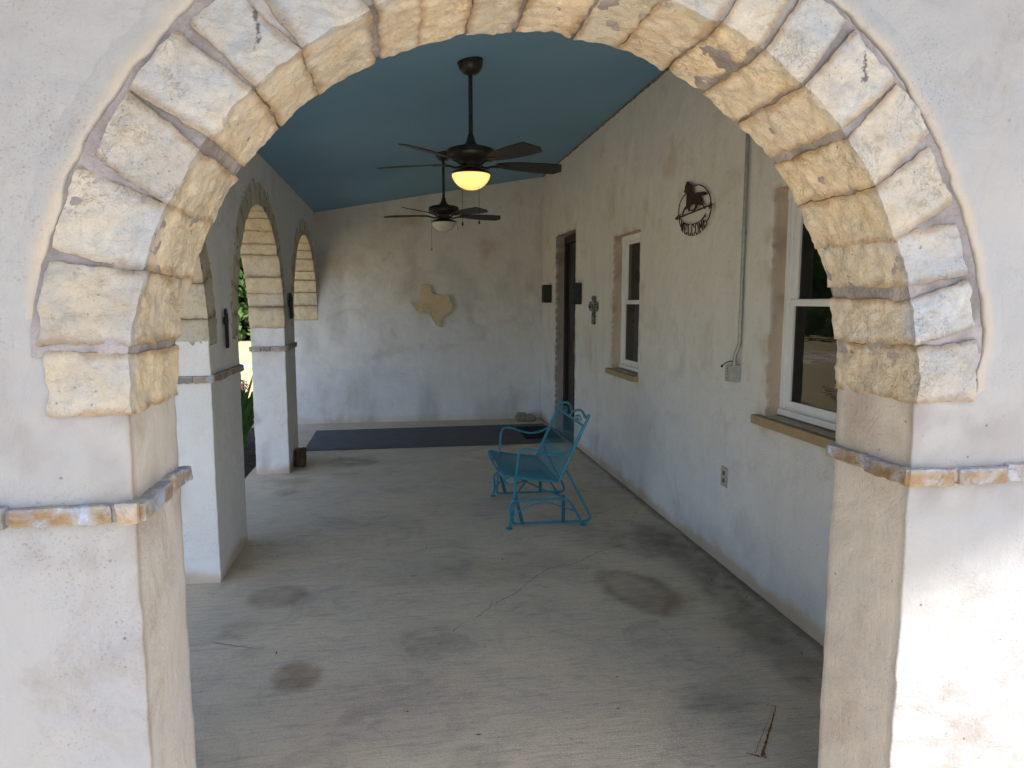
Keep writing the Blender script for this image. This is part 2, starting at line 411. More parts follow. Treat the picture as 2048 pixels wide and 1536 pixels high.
def arch_ring(T, uc, a, b, zs, w, v0, v1, angs, parent, mat, res=(16, 18, 28), seed=0, amp=.0065, front_proud=.012,
              back_proud=.003, lime=None, gap=(.004, .013), intr=0.0, wob=1.0, rnd=1.0):
    """stone arch: mortar core + one mesh per arch stone"""
    rs = random.Random(seed)
    e_ = 7 if lime is not None else 1
    th = np.linspace(R(angs[0]+e_), R(angs[-1]-e_), 120)
    vm = v0-(.0022 if lime is not None else -.001); ri = .004 if lime is not None else .012
    prof = [(ri+intr, vm), (w+.016, vm), (w+.016, v1-.004), (ri+intr, v1-.004), (ri+intr, vm)]
    pp = []
    for (p, q) in zip(prof[:-1], prof[1:]):
        for t in np.linspace(0, 1, 13)[:-1]: pp.append((p[0]+(q[0]-p[0])*t, p[1]+(q[1]-p[1])*t))
    pp = np.array(pp)
    TH, RR = np.meshgrid(th, pp[:, 0], indexing='ij'); _, VV = np.meshgrid(th, pp[:, 1], indexing='ij')
    P = T(uc+(a+RR)*np.cos(TH), VV, zs+(b+RR)*np.sin(TH)); P = P + D(P)*.8 + (0.004*fbm(P, 30, 4, 5))[..., None]
    tn = np.ones(P.shape)*(1-.25*sstep(-.2, .5, fbm(P, 9, 3, 44)))[..., None]
    mb = MB(); mb.sheet(P, closed=True, tint=tn); core = mb.build("stone_arch", MORT, parent, angle=60)
    rm = (a+b)/2
    for k in range(len(angs)-1):
        t0, t1 = R(angs[k]), R(angs[k+1]); tc = (t0+t1)/2
        g0 = (gap[0]+rs.random()*.003*rnd); g1 = gap[1]*(0.5+rs.random())
        ht = (t1-t0)/2; dr = rs.uniform(-.004, .003)*rnd; dv_ = rs.uniform(-.003, .002)*rnd; dw = rs.uniform(-.012, .008)*rnd
        skew = rs.uniform(-.012, .012)*rnd; shade = rs.uniform(.90, 1.06); hue = rs.uniform(-.04, .04)
        r0 = a+dr; r1 = a+w+dw; va = v0-front_proud+dv_; vb = v1+back_proud
        hr, hv = (r1-r0)/2, (vb-va)/2
        def mp(P, tc=tc, ht=ht, r0=r0, r1=r1, va=va, vb=vb, hr=hr, hv=hv, g0=g0, g1=g1, skew=skew):
            # local: [0] tangential -ht*rm..ht*rm, [1] radial, [2] v
            tt = P[..., 1]/hr*.5+.5
            rr = r0+(r1-r0)*tt
            half = np.maximum(ht*rr - (g0+(g1-g0)*tt), .01)
            s_ = P[..., 0]/(ht*rm)*half + skew*(tt-.5)*2
            th = tc + s_/rr
            vv = (va+vb)/2 + P[..., 2]
            W = T(uc+rr*np.cos(th), vv, zs+(rr+(b-a))*np.sin(th)); W = W.copy()
            for c3 in range(3): W[..., c3] += wob*(.006*fbm(W, 13, 2, 300+c3) + .0045*fbm(W, 45, 3, 340+c3))
            return W
        def tf(P, W, ax, sg, shade=shade, hue=hue):
            t = np.ones(W.shape)*shade; t[..., 0] *= 1+hue; t[..., 2] *= 1-hue*2
            if lime is not None:
                f = sstep(-hv+.040, -hv+.002, P[..., 2] + .022*fbm(W, 22, 4, 9))
                f = f*np.clip(.75+.6*fbm(W, 7, 3, 31), 0, 1)
                L = np.array(lime); t = t*(1-f[..., None]) + t*L*f[..., None]
            # dirt creeping out of the joints
            e = sstep(.72, 1.0, np.abs(P[..., 0])/(ht*rm) + .22*fbm(W, 18, 3, 77))
            t = t*(1-.48*e[..., None]*np.array([.6, .8, 1.0]))
            return t
        m = MB()
        m.rblock(mp, (ht*rm, hr, hv), r=min(.0035, hr*.5), n=res, amp=amp, nscale=26, seed=seed+k, bulge=.0005, tintfn=tf, octv=5)
        m.build("arch_stone", mat, core, angle=48)
    return core

BZ0, BZ1 = 1.114, 1.156
def band(T, runs, parent, seed, z0=BZ0, z1=BZ1, proud=.020):
    """runs: list of ((u0,v0),(u1,v1),(nu,nv)) faces of a pier in wall coordinates"""
    rs = random.Random(seed)
    mort = MB()
    for (p, q, nrm) in runs:
        p = np.array(p); q = np.array(q); nrm = np.array(nrm, float); L = np.linalg.norm(q-p); d = (q-p)/L
        def mp(P, p=p, q=q, d=d, nrm=nrm):
            uv = (p+q)/2 + P[..., 0:1]*d + P[..., 1:2]*nrm
            z = (z0+z1)/2 + P[..., 2]
            W = T(uv[..., 0], uv[..., 1], z); W = W.copy(); W += D(W)*.8
            return W
        mort.rblock(mp, (L/2+.012, .014, (z1-z0)/2-.002), r=.006, n=(max(6, int(L/.03)), 3, 5), amp=.004, nscale=30, seed=seed)
        s = -L/2-.018
        while s < L/2-.02:
            ln = rs.uniform(.07, .19); e = min(s+ln, L/2+.018)
            if L/2+.018-e < .04: e = L/2+.018
            c = (s+e)/2; h = (e-s)/2-.004; pr = proud+rs.uniform(-.006, .006); zz = rs.uniform(-.003, .003); hz = (z1-z0)/2+rs.uniform(-.004, .002)
            tilt = rs.uniform(-.03, .03)
            def mp2(P, c=c, p=p, q=q, d=d, nrm=nrm, zz=zz, tilt=tilt):
                uv = (p+q)/2 + (P[..., 0:1]+c)*d + P[..., 1:2]*nrm
                z = (z0+z1)/2 + zz + P[..., 2] + tilt*P[..., 0]
                W = T(uv[..., 0], uv[..., 1], z).copy(); W += D(W)*.8
                return W
            sh = rs.uniform(.75, 1.25); gr = rs.random() < .25
            base = np.array([1.15, 1.6, 2.2])*.8 if gr else np.array([1, 1, 1])
            lt = rs.uniform(.45, 1.05)
            def tf(P, W, ax, sg, base=base, sh=sh, lt=lt):
                f = np.clip(sstep(-.1, .5, fbm(W, 30, 4, 3)+lt-.6), 0, 1)[..., None]
                topf = sstep(.006, .02, P[..., 2:3])*.6
                f = np.maximum(f*.7, topf)
                return (base*sh)*(1-f) + np.array([1.15, 1.85, 3.4])*f*1.0
            m = MB(); m.rblock(mp2, (max(h, .012), pr, hz), r=.0035, n=(max(5, int(h/.004)), 6, 12), amp=.0052, nscale=42, seed=seed+int(c*991) % 97, tintfn=tf)
            m.build("band_stone", BAND, parent, angle=50)
            s = e
    o = mort.build("mortar_bed", MORT, parent, angle=50)
    return o

# ------------------------------------------------------------------ FRONT WALL
YF, YB = 1.42, 1.71            # outer and porch-side face
TX = lambda u, v, z: np.stack([u, v, z], -1)
def tint_front(P):
    t = np.ones(P.shape)
    # rusty dust along arrises and a pinkish smear below the springers
    dx = np.minimum(np.abs(P[..., 0]+.51), np.abs(P[..., 0]-1.16)); e = (1-sstep(.0, .010, dx))*(1-sstep(.0, .02, np.abs(P[..., 1]-YF)))*(.5+.5*fbm(P, 30, 3, 4))*(P[..., 2] < 1.36)
    t *= 1-.42*e[..., None]*np.array([.35, .75, 1.25])
    f = sstep(.25, 0, np.abs(P[..., 2]-1.27))*sstep(-.15, .45, fbm(P, 8, 4, 12))*sstep(.45, .1, dx)
    t *= 1-.26*f[..., None]*np.array([.8, 1.0, 1.08])
    f2 = sstep(.07, 0, np.abs(P[..., 2]-1.09))*sstep(-.2, .4, fbm(P, 10, 4, 15))
    t *= 1-.20*f2[..., None]*np.array([.8, 1.0, 1.08])
    j = sstep(YF+.004, YF+.010, P[..., 1])*(1-sstep(YB-.01, YB-.002, P[..., 1])); t *= 1+j[..., None]*np.array([.46, .38, .26])  # jamb faces painted brighter and warmer, standing in for bounced light
    f3 = sstep(-.1, .45, fbm(P, 2.3, 4, 19)); t *= 1-.05*f3[..., None]*np.array([.95, 1.0, 1.0])
    return t
fw = thing("front_arch_wall", (0, YF, 0), "whitewashed plaster wall with the big rough stone arch framing the view", "wall")
us = lin((-1.3, -.8, .05), (-.8, -.51, .012), (-.51, 1.16, .012), (1.16, 1.75, .012), (1.75, 6.0, .12))
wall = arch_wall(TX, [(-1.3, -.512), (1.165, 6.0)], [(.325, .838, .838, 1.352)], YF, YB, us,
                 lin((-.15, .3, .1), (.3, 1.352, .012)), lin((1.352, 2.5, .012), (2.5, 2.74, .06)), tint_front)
# gable part above, following the ceiling slope
U, Z = np.meshgrid(lin((-1.3, 6.0, .2)), np.linspace(0, 1, 5)); 
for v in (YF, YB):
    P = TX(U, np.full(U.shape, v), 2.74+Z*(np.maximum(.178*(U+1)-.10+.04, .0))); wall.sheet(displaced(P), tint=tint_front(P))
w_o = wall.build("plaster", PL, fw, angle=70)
angs = [-2.5, 7, 15, 24, 33, 42, 51, 59, 66, 75, 83, 93, 101, 109, 116, 127, 135, 144, 153, 163, 173, 181.5]
arch_ring(TX, .325, 0.832, 0.832, 1.352, .156, YF, YB, angs, fw, ST, res=(24, 24, 44), seed=11, amp=.0075,
          front_proud=.009, back_proud=.004, lime=(.68, .775, .99), gap=(.002, .010))
# raised plaster ridge round the outside of the stones
rd = MB(); th = np.linspace(R(-1), R(171), 220)
for k_, (off, pr) in enumerate([(1.006, .0085)]):
    prof_ = np.array([(-.005, -.5), (-.003, .3), (.001, .85), (.007, 1.0), (.013, .86), (.022, .62), (.034, .34), (.048, .10), (.062, -.5)])
    TH, RO = np.meshgrid(th, prof_[:, 0], indexing='ij'); _, HO = np.meshgrid(th, prof_[:, 1], indexing='ij')
    q_ = np.stack([TH*6, RO*0, RO*0], -1)
    nz = fbm(q_, 1.0, 3, 8); n2_ = fbm(q_, 5.0, 3, 18)
    rr = off + .010*nz + .006*n2_*(RO < .004) + RO*(1.05+.15*n2_)
    yy = YF - pr*HO*(1+.30*nz)*np.where(HO > 0, sstep(R(-1), R(8), TH)*sstep(R(171), R(163), TH), 1)
    P = TX(.325+rr*np.cos(TH), yy, 1.352+rr*np.sin(TH)); P = P+D(P)+(.0025*fbm(P, 40, 3, 3))[..., None]
    g_ = (1-sstep(.010, .030, RO))[..., None]*(.75+.5*fbm(P, 20, 3, 12))[..., None]; t = np.ones(P.shape)*(1-g_)+np.array([1.24, 1.10, .92])*g_; t *= (1-.45*(RO < -.002))[..., None]
    rd.sheet(P, tint=t)
rd.build("plaster_ridge", PL, fw, angle=70)
band(TX, [((-1.28, YF), (-.512, YF), (0, -1)), ((-.512, YF+.0), (-.512, YB), (1, 0))], fw, 3, 1.126, 1.166)
band(TX, [((1.165, YF), (3.2, YF), (0, -1)), ((1.165, YF+.0), (1.165, YB), (-1, 0))], fw, 9, 1.126, 1.166)

# ------------------------------------------------------------------ ARCADE WALL (left)
XI, XO = 1.0, 1.29
TY = lambda u, v, z: np.stack([-v, u, z], -1)
def tint_arc(P):
    t = np.ones(P.shape)
    b = (1-sstep(.02, .09, P[..., 2] + .05*fbm(P, 9, 4, 5))); t *= 1-.45*b[..., None]*np.array([.5, .85, 1.1])
    # grey-brown soiling on the outer edge of the pier faces
    o = sstep(-1.12, -1.26, P[..., 0]+.06*fbm(P, 5, 4, 8))*sstep(-.2, .5, fbm(P, 6, 5, 21)); t *= 1-.38*o[..., None]*np.array([.8, .95, 1.0])
    return t
aw = thing("arcade_wall", (-1.0, 5.4, 0), "long plaster arcade wall with three arches open to the garden, on the left", "wall")
arches = [(3.025, .92, .92, 1.34, 21), (5.56, .91, .915, 1.34, 22), (8.085, 1.010, .93, 1.34, 23)]
us = lin((1.71, 3.8, .05), (3.8, 5.0, .02), (5.0, 9.1, .03))
mb = arch_wall(TY, [(1.71, 2.105), (3.945, 4.65), (6.47, 7.075)], [x[:4] for x in arches], XI, XO, us,
               lin((-.15, 0.0, .15), (0.0, 1.34, .02)), lin((1.34, 2.72, .025)), tint_arc, ext=.09)
mb.build("plaster", PI_, aw, angle=70)
for (uc, a, b, zs, sd_) in arches:
    rs = random.Random(sd_); k = 18; A = [-1.5+183*i/k+(rs.uniform(-1.6, 1.6) if 0 < i < k else 0) for i in range(k+1)]
    arch_ring(TY, uc, a, b, zs, .17, XI, XO, A, aw, ST2, res=(10, 8, 22), seed=sd_*3, amp=.008, wob=.5, front_proud=.003, back_proud=.006,
              gap=(.003, .005), rnd=.5)
band(TY, [((3.945, XI-.0), (4.65, XI), (0, -1)), ((3.945, XI), (3.945, XO), (-1, 0)), ((4.65, XI), (4.65, XO), (1, 0))], aw, 33)
band(TY, [((6.47, XI), (7.075, XI), (0, -1)), ((6.47, XI), (6.47, XO), (-1, 0)), ((7.075, XI), (7.075, XO), (1, 0))], aw, 35)

# ------------------------------------------------------------------ HOUSE WALL (right) with door and windows
XH = 1.87
holes = [(7.33, 8.27, -.2, 2.318, .17), (5.31, 5.985, .961, 2.11, .11), (2.25, 3.33, .961, 2.11, .11)]
def tint_house(P):
    t = np.ones(P.shape)
    z = P[..., 2]; y = P[..., 1]
    n1 = fbm(P, 7, 5, 61); n2 = fbm(P, 1.7, 4, 62)
    b = 1-sstep(.035, .10, z+.07*n1); t *= 1-.42*b[..., None]*np.array([.35, .75, 1.15])
    b2 = (1-sstep(.08, .42, z+.20*n1))*sstep(-.25, .35, n2); t *= 1-.20*b2[..., None]
    # tan run-marks by the window reveals and door head
    for (y0, y1, z0, z1, rv) in holes:
        d = np.maximum(np.maximum(y0-y, y-y1), np.maximum(z0-z, z-z1))
        f = sstep(.16, .0, d)*sstep(-.1, .45, fbm(P, 9, 5, 64)); t *= 1-.30*f[..., None]*np.array([.6, .9, 1.15])
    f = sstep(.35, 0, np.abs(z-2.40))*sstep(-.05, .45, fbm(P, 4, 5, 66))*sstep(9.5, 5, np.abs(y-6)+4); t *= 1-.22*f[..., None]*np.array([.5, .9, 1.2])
    t *= (1-.10*sstep(1.0, 2.4, z+.4*n2)[..., None]*np.array([.3, .45, .75]))
    return t
hw = thing("house_wall", (XH, 5.4, 0), "tall plastered house wall on the right with a doorway and two windows", "wall")
mb = MB()
us = lin((1.71, 2.25, .06), (2.25, 3.33, .03), (3.33, 5.31, .02), (5.31, 5.985, .0225), (5.985, 7.33, .03), (7.33, 8.27, .03), (8.27, 9.1, .03))
zz = lin((-.15, 0, .15), (0, .5, .02), (.5, .961, .0231), (.961, 2.11, .0255), (2.11, 2.318, .026), (2.318, 3.24, .04))
U, Z = np.meshgrid(us, zz); UC, ZC = np.meshgrid((us[1:]+us[:-1])/2, (zz[1:]+zz[:-1])/2); keep = np.ones(UC.shape, bool)
for (y0, y1, z0, z1, rv) in holes: keep &= ~((UC > y0) & (UC < y1) & (ZC > z0) & (ZC < z1))
P = np.stack([np.full(U.shape, XH), U, Z], -1); mb.sheet(displaced(P), mask=keep, tint=tint_house(P))
for (y0, y1, z0, z1, rv) in holes:   # reveals
    zl = [z for z in zz if z0-.003 <= z <= z1+.003]; yl = [y for y in us if y0-.003 <= y <= y1+.003]
    ztop = max(zl); zbot = min(zl)
    xs = np.linspace(XH, XH+rv+.06, 8)
    tanr = (.80, .68, .56) if y1 < 7 else (.55, .50, .46)
    for yy in (min(yl), max(yl)):
        X_, Z_ = np.meshgrid(xs, zl); P = np.stack([X_, np.full(X_.shape, yy), Z_], -1)
        mb.sheet(displaced(P), tint=np.ones(P.shape)*tanr*(1-.3*sstep(0, .6, fbm(P, 14, 4, 5)))[..., None])
    for z_ in (ztop,) + ((zbot,) if z0 > 0 else ()):
        X_, Y_ = np.meshgrid(xs, yl); P = np.stack([X_, Y_, np.full(X_.shape, z_)], -1)
        mb.sheet(displaced(P), tint=np.ones(P.shape)*tanr)
mb.box((XH+.30, 1.71, -.15), (XH+.32, 9.4, 3.3))
mb.build("plaster", PI_, hw, angle=70)
# windows
def window(y0, y1, z0, z1, name_sill_over):
    g = .012; xf = XH+.075
    fr = MB()
    def rect(mb_, ya, yb, za, zb, xa, xb, w):
        mb_.box((xa, ya, za), (xb, ya+w, zb)); mb_.box((xa, yb-w, za), (xb, yb, zb))
        mb_.box((xa, ya+w, zb-w), (xb, yb-w, zb)); mb_.box((xa, ya+w, za), (xb, yb-w, za+w))
    rect(fr, y0+.001, y1-.001, z0+.014, z1-.004, xf, xf+.07, .022)
    rect(fr, y0+.0235, y1-.0235, z0+.0365, z1-.0265, xf+.012, xf+.07, .016)
    fr.box((xf-.012, y0+.004, z0+.010), (xf+.002, y1-.004, z0+.040))
    fr.box((xf-.006, y0+.004, z1-.055), (xf+.002, y1-.004, z1-.006))
    fr_o = fr.build("window_frame", WHITEV, hw, smooth=False, tint=False)
    zm = 1.543
    a0, a1 = y0+.040, y1-.040
    for nm, za, zb, xo in (("upper_sash", zm-.012, z1-.043, .030), ("lower_sash", z0+.053, zm+.016, .014)):
        s_ = MB(); rect(s_, a0, a1, za, zb, xf+xo, xf+xo+.022, .032); so_ = s_.build(nm, WHITEV, fr_o, smooth=False, tint=False)
        gl = MB(); gl.box((xf+xo+.010, a0+.031, za+.031), (xf+xo+.014, a1-.031, zb-.031)); gl.build("pane", GLASS, fr_o, smooth=False, tint=False)
    sl = MB()
    ov = name_sill_over
    def mp(P): 
        return np.stack([P[..., 0]+XH+.022, P[..., 1]+(y0+y1)/2+.03, P[..., 2]+z0-.026], -1)
    sl.rblock(mp, (.062, (y1-y0)/2+ov, .024), r=.004, n=(6, 30, 4), amp=.002, nscale=30, seed=5)
    sl.build("window_sill", SILL, hw, tint=False)
window(5.31, 5.985, .961, 2.112, .05); window(2.25, 3.33, .961, 2.112, .05)
# door
dr = MB()
def mp(P): return P
dr.box((XH+.10, 8.19, 0), (XH+.17, 8.268, 2.30)); dr.box((XH+.10, 7.332, 0), (XH+.17, 7.41, 2.30)); dr.box((XH+.10, 7.41, 2.225), (XH+.17, 8.19, 2.30))
dr.box((XH+.115, 8.165, 0), (XH+.165, 8.19, 2.225)); dr.box((XH+.115, 7.41, 0), (XH+.165, 7.435, 2.225))
dfo = dr.build("door_frame", WOODD, hw, smooth=False, tint=False)
ds = MB(); ds.box((XH+.125, 7.435, .01), (XH+.165, 8.165, 2.222))
for (za, zb) in ((.2, .95), (1.1, 2.05)):
    for (ya, yb) in ((7.52, 7.77), (7.83, 8.08)):
        ds.box((XH+.118, ya, za), (XH+.1245, yb, zb))
dso = ds.build("door", DOORM, hw, smooth=False, tint=False)
hd = MB(); hd.lathe([(.0, .03), (.02, .03), (.026, .018), (.02, .004), (.012, 0), (.012, -.01)], 16)
ho = hd.build("handle", DARKM, dso, tint=False); ho.rotation_euler = (0, R(-90), 0); ho.location = (XH+.108, 7.50, 1.0)

# ------------------------------------------------------------------ END WALL
ew = MB()
us = lin((-1.29, 1.87, .025)); zz = lin((-.05, 0, .05), (0, 3.2, .03))
U, Z = np.meshgrid(us, zz); UC, ZC = np.meshgrid((us[1:]+us[:-1])/2, (zz[1:]+zz[:-1])/2)
P = TX(U, np.full(U.shape, 9.1), Z)
def tint_end(P):
    t = np.ones(P.shape); z = P[..., 2]
    b = 1-sstep(.02, .10, z+.06*fbm(P, 8, 4, 5)); t *= 1-.22*b[..., None]*np.array([.3, .7, 1.1])
    f = sstep(.0, .5, fbm(P*np.array([1, 1, .45]), 2.6, 5, 71)); t *= 1-.20*f[..., None]
    f = sstep(.05, .5, fbm(P, 3.5, 5, 73))*sstep(1.2, 2.2, z); t *= 1-.18*f[..., None]*np.array([.5, .9, 1.2])
    t *= (1-.10*sstep(1.0, 2.2, z)[..., None]*np.array([.0, .25, .7]))
    return t
ew.sheet(displaced(P), tint=tint_end(P), mask=(ZC < 2.80+.178*(UC+1)))
ew.box((-1.30, 9.125, -.15), (2.2, 9.40, 3.3))
ewo = ew.build("end_wall", PI_, None, angle=70); tag(ewo, "blotchy grey plaster wall closing the far end of the porch", "wall")

# ------------------------------------------------------------------ CEILING + ROOF
cl = MB(); us = lin((-1.05, 1.90, .1)); ys = lin((1.66, 9.14, .1))
U, V = np.meshgrid(us, ys); Zc = 2.64+.178*(U+1); P = np.stack([U, V, Zc + .0015*fbm(np.stack([U, V, Zc], -1), 2, 2, 4)], -1)
cl.sheet(P); cl.sheet(P+np.array([0, 0, .05]))
clo = cl.build("porch_ceiling", CEIL, None, angle=70, tint=False, fix=False); tag(clo, "sloping ceiling painted dusty blue over the porch", "ceiling")
sm = MB()   # board seams: narrow battens of paint, a hair proud
for yy in (2.98, 5.42, 7.86):
    V_ = []
    sm.add([(-1.0, yy, 2.64-.0015), (1.87, yy, 2.64+.178*2.87-.0015), (1.87, yy+.004, 2.64+.178*2.87-.0015), (-1.0, yy+.004, 2.64-.0015)], [(0, 1, 2, 3)])
sm.build("board_seam", simple_noise("seam_paint", (.17, .32, .39), (.15, .30, .37), 5, .5, .3, None), clo, smooth=False, tint=False, fix=False)
# crumbly plaster bead where the right wall meets the ceiling
gp = MB(); ys = np.linspace(1.75, 9.08, 500); ph = np.linspace(0, math.pi*1.5, 6)
for (side, base_) in ((1, lambda y: (1.868, y, 2.64+.178*2.868)),):
    YY, PH = np.meshgrid(ys, ph, indexing='ij'); q = np.stack([YY*0, YY, PH], -1)
    rr = .007+.010*np.maximum(0, fbm(q, 14, 4, 3))
    P = np.stack([1.868-rr*np.abs(np.cos(PH)), YY, 2.64+.178*2.868-.002-rr*1.5*np.abs(np.sin(PH))], -1)
    gp.sheet(P)
gp.build("plaster_bead", simple_noise("dirty_bead", (.10, .085, .06), (.30, .26, .21), 40, .95, .1), hw, tint=False, fix=False)
def roofz(x): return 2.78+.178*(x+1)
rf = MB()
ov = lambda x: .248+.104*(x-1.68)  # unseen overhang edge, skewed to place the shadow on the front wall
outline = [(-1.95, -.25), (-1.95, ov(-1.95)), (6.5, ov(6.5)), (6.5, 9.9), (-1.95, 9.9)]
outline = [(-1.95, ov(-1.95)), (6.5, ov(6.5)), (6.5, 9.9), (-1.95, 9.9)]
V = [(x, y, roofz(x)) for x, y in outline]+[(x, y, roofz(x)+.11) for x, y in outline]
rf.add(V, [(0, 1, 2, 3), (7, 6, 5, 4), (0, 4, 5, 1), (1, 5, 6, 2), (2, 6, 7, 3), (3, 7, 4, 0)])
ro = rf.build("porch_roof", ROOFM, None, smooth=False, tint=False); tag(ro, "low sloping roof over the porch, seen only by its shadow on the front wall", "roof")

# ------------------------------------------------------------------ FLOOR
fl = MB(); us = lin((-1.36, 1.87, .02)); ys = lin((.2, 2.0, .06), (2.0, 5.6, .02), (5.6, 9.1, .035))
U, V = np.meshgrid(us, ys); P = np.stack([U, V, U*0], -1); P[..., 2] += .0015*fbm(P, 3, 3, 7)
t = np.ones(P.shape)
def stain(cx, cy, rx, ry, rot, col, s, soft=.35, ring=0.0, seed=0, rough=.30):
    global t
    c, sn = math.cos(rot), math.sin(rot); X_ = U-cx; Y_ = V-cy
    a = (X_*c+Y_*sn)/rx; b = (-X_*sn+Y_*c)/ry; d = np.sqrt(a*a+b*b) + rough*fbm(P, 4, 5, seed)
    f = 1-sstep(1-soft, 1+soft*.3, d)
    if ring: f = f*(1-ring*(1-sstep(.45, .85, d)))
    f = f*np.clip(.82+.55*fbm(P, 16, 5, seed+3), 0, 1.2)
    t *= 1-min(.62, s*1.35)*f[..., None]*np.array(col)
br = (.88, .97, 1.08); gy = (1, 1, 1)
stain(-.655, 3.70, .170, .15, 0, br, .36, .45, .35, 1, .26)
stain(-.445, 2.865, .110, .135, 0, br, .40, .45, .15, 2, .26)
stain(1.24, 3.48, .20, .33, .35, br, .42, .35, .55, 3, .30)
stain(1.36, 3.36, .28, .22, .1, br, .18, .6, 0, 4)
stain(-.49, 6.82, .26, .24, 0, gy, .30, .6, 0, 5)
stain(-.90, 6.12, .16, .16, 0, br, .22, .6, 0, 6); stain(-.92, 5.80, .15, .12, 0, br, .24, .6, 0, 7)
stain(-.10, 4.80, .30, .22, 0, gy, .15, .7, 0, 8); stain(-.78, 3.35, .12, .12, 0, br, .18, .6, 0, 9)
stain(1.20, 2.42, .20, .16, .3, (1.1, 1, .9), .30, .8, 0, 10); stain(.10, 3.1, .25, .2, 0, gy, .16, .8, 0, 11)
stain(1.72, 3.35, .22, .75, -.05, gy, .42, .8, 0, 12, .4); stain(1.70, 4.2, .22, .55, 0, gy, .38, .8, 0, 13, .4)
stain(1.70, 2.6, .18, .45, .1, gy, .30, .8, 0, 14, .4); stain(1.45, 4.3, .4, .35, 0, gy, .25, .9, 0, 15, .4)
stain(-.2, 2.6, .5, .3, 0, (.9, 1, .8), .14, .9, 0, 16, .5); stain(.4, 3.9, .8, .25, 0, gy, .16, .9, 0, 17, .5)
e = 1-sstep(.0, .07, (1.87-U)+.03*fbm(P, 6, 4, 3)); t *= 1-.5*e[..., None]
e = (1-sstep(.0, .05, np.abs(U+.0)))*0
fl.sheet(P, tint=t)
fl.box((-1.36, .2, -.16), (1.87, 9.1, -.004))
flo = fl.build("porch_floor", CONC, None, angle=60, fix=False); tag(flo, kind="structure")
ck = MB()
def crack(pts, w, seed):
    rs = random.Random(seed); pl = []
    for (a, b) in zip(pts[:-1], pts[1:]):
        k = max(2, int(math.dist(a, b)/.018))
        for i in range(k): 
            f = i/k; pl.append((a[0]+(b[0]-a[0])*f+rs.uniform(-.006, .006), a[1]+(b[1]-a[1])*f+rs.uniform(-.006, .006)))
    pl.append(pts[-1]); V = []; F = []
    for i, p in enumerate(pl):
        q = pl[min(i+1, len(pl)-1)]; o = pl[max(i-1, 0)]; d = Vector((q[0]-o[0], q[1]-o[1])).normalized()
        ww = w*rs.uniform(.3, 1.2)*min(1, (len(pl)-1-i)/6+.1)
        V += [(p[0]-d.y*ww, p[1]+d.x*ww, .0030), (p[0]+d.y*ww, p[1]-d.x*ww, .0030)]
        if i: F.append((2*i-2, 2*i-1, 2*i+1, 2*i))
    ck.add(V, F)
crack([(0.358, 3.283), (0.451, 3.414), (0.587, 3.53), (0.718, 3.715), (0.842, 3.852), (1.01, 3.897), (1.195, 4.061), (1.37, 4.151), (1.622, 4.245)], .0022, 1)
crack([(.225, 3.145), (.266, 3.217), (.319, 3.262)], .0018, 2)
crack([(-.867, 3.223), (-.769, 3.174), (-.709, 3.146), (-.623, 3.146)], .0022, 3)
crack([(.842, 3.852), (.78, 3.90), (.74, 3.95)], .0014, 4)
ck.build("crack", CRK, flo, smooth=False, tint=False, fix=False)
rt = MB()   # rust mark bled into the slab
rs = random.Random(4)
def rline(a, b, w0, w1, k=40):
    V = []; F = []
    for i in range(k+1):
        f = i/k; x = a[0]+(b[0]-a[0])*f+rs.uniform(-.0022, .0022); y = a[1]+(b[1]-a[1])*f; w = (w0+(w1-w0)*f)*rs.uniform(.45, 1.3)
        d = Vector((b[0]-a[0], b[1]-a[1])).normalized()
        V += [(x-d.y*w, y+d.x*w, .0032), (x+d.y*w, y-d.x*w, .0032)]
        if i: F.append((2*i-2, 2*i-1, 2*i+1, 2*i))
    rt.add(V, F)
rline((1.405, 2.333), (1.205, 2.07), .0018, .0055); rline((1.385, 2.32), (1.185, 2.085), .0006, .0012, 30)
rline((1.408, 2.334), (1.372, 2.352), .002, .0012, 8); rline((1.155, 2.092), (1.212, 2.058), .003, .004, 10); rline((1.245, 2.135), (1.262, 2.128), .002, .001, 4)
rt.build("rust_mark", simple_noise("rust_bleed", (.16, .055, .02), (.22, .09, .035), 60, .9, .1, None), flo, smooth=False, tint=False, fix=False)

# ------------------------------------------------------------------ GROUND, WALK, GRAVEL, BED
g = MB(); g.add([(-400, -300, -.14), (400, -300, -.14), (400, 500, -.14), (-400, 500, -.14)], [(0, 1, 2, 3)])
tag(g.build("ground", GRND, None, smooth=False, tint=False, fix=False), kind="structure")
g = MB(); g.box((-3.2, -6.5, -.13), (7, .19, -.02)); tag(g.build("path", PATHM, None, smooth=False, tint=False), kind="structure")  # unseen walk, kept pale to bounce sunlight up into the arch
g = MB(); d_ = Vector((.979, .204, 0))
g.add([(-14, 17.9, -.132), (-1, 18.9, -.132), (-1, 19.9, -.132), (-14, 18.9, -.132)], [(0, 1, 2, 3)])
tag(g.build("gravel_path", GRAV, None, smooth=False, tint=False, fix=False), kind="structure")
g = MB(); us = lin((-2.35, -1.38, .05)); ys = lin((1.6, 9.6, .05)); U, V = np.meshgrid(us, ys); P = np.stack([U, V, U*0], -1); P[..., 2] = -.12+.03*fbm(P, 6, 4, 3)
g.sheet(P); tag(g.build("flower_bed", SOIL, None, tint=False, fix=False), kind="structure")

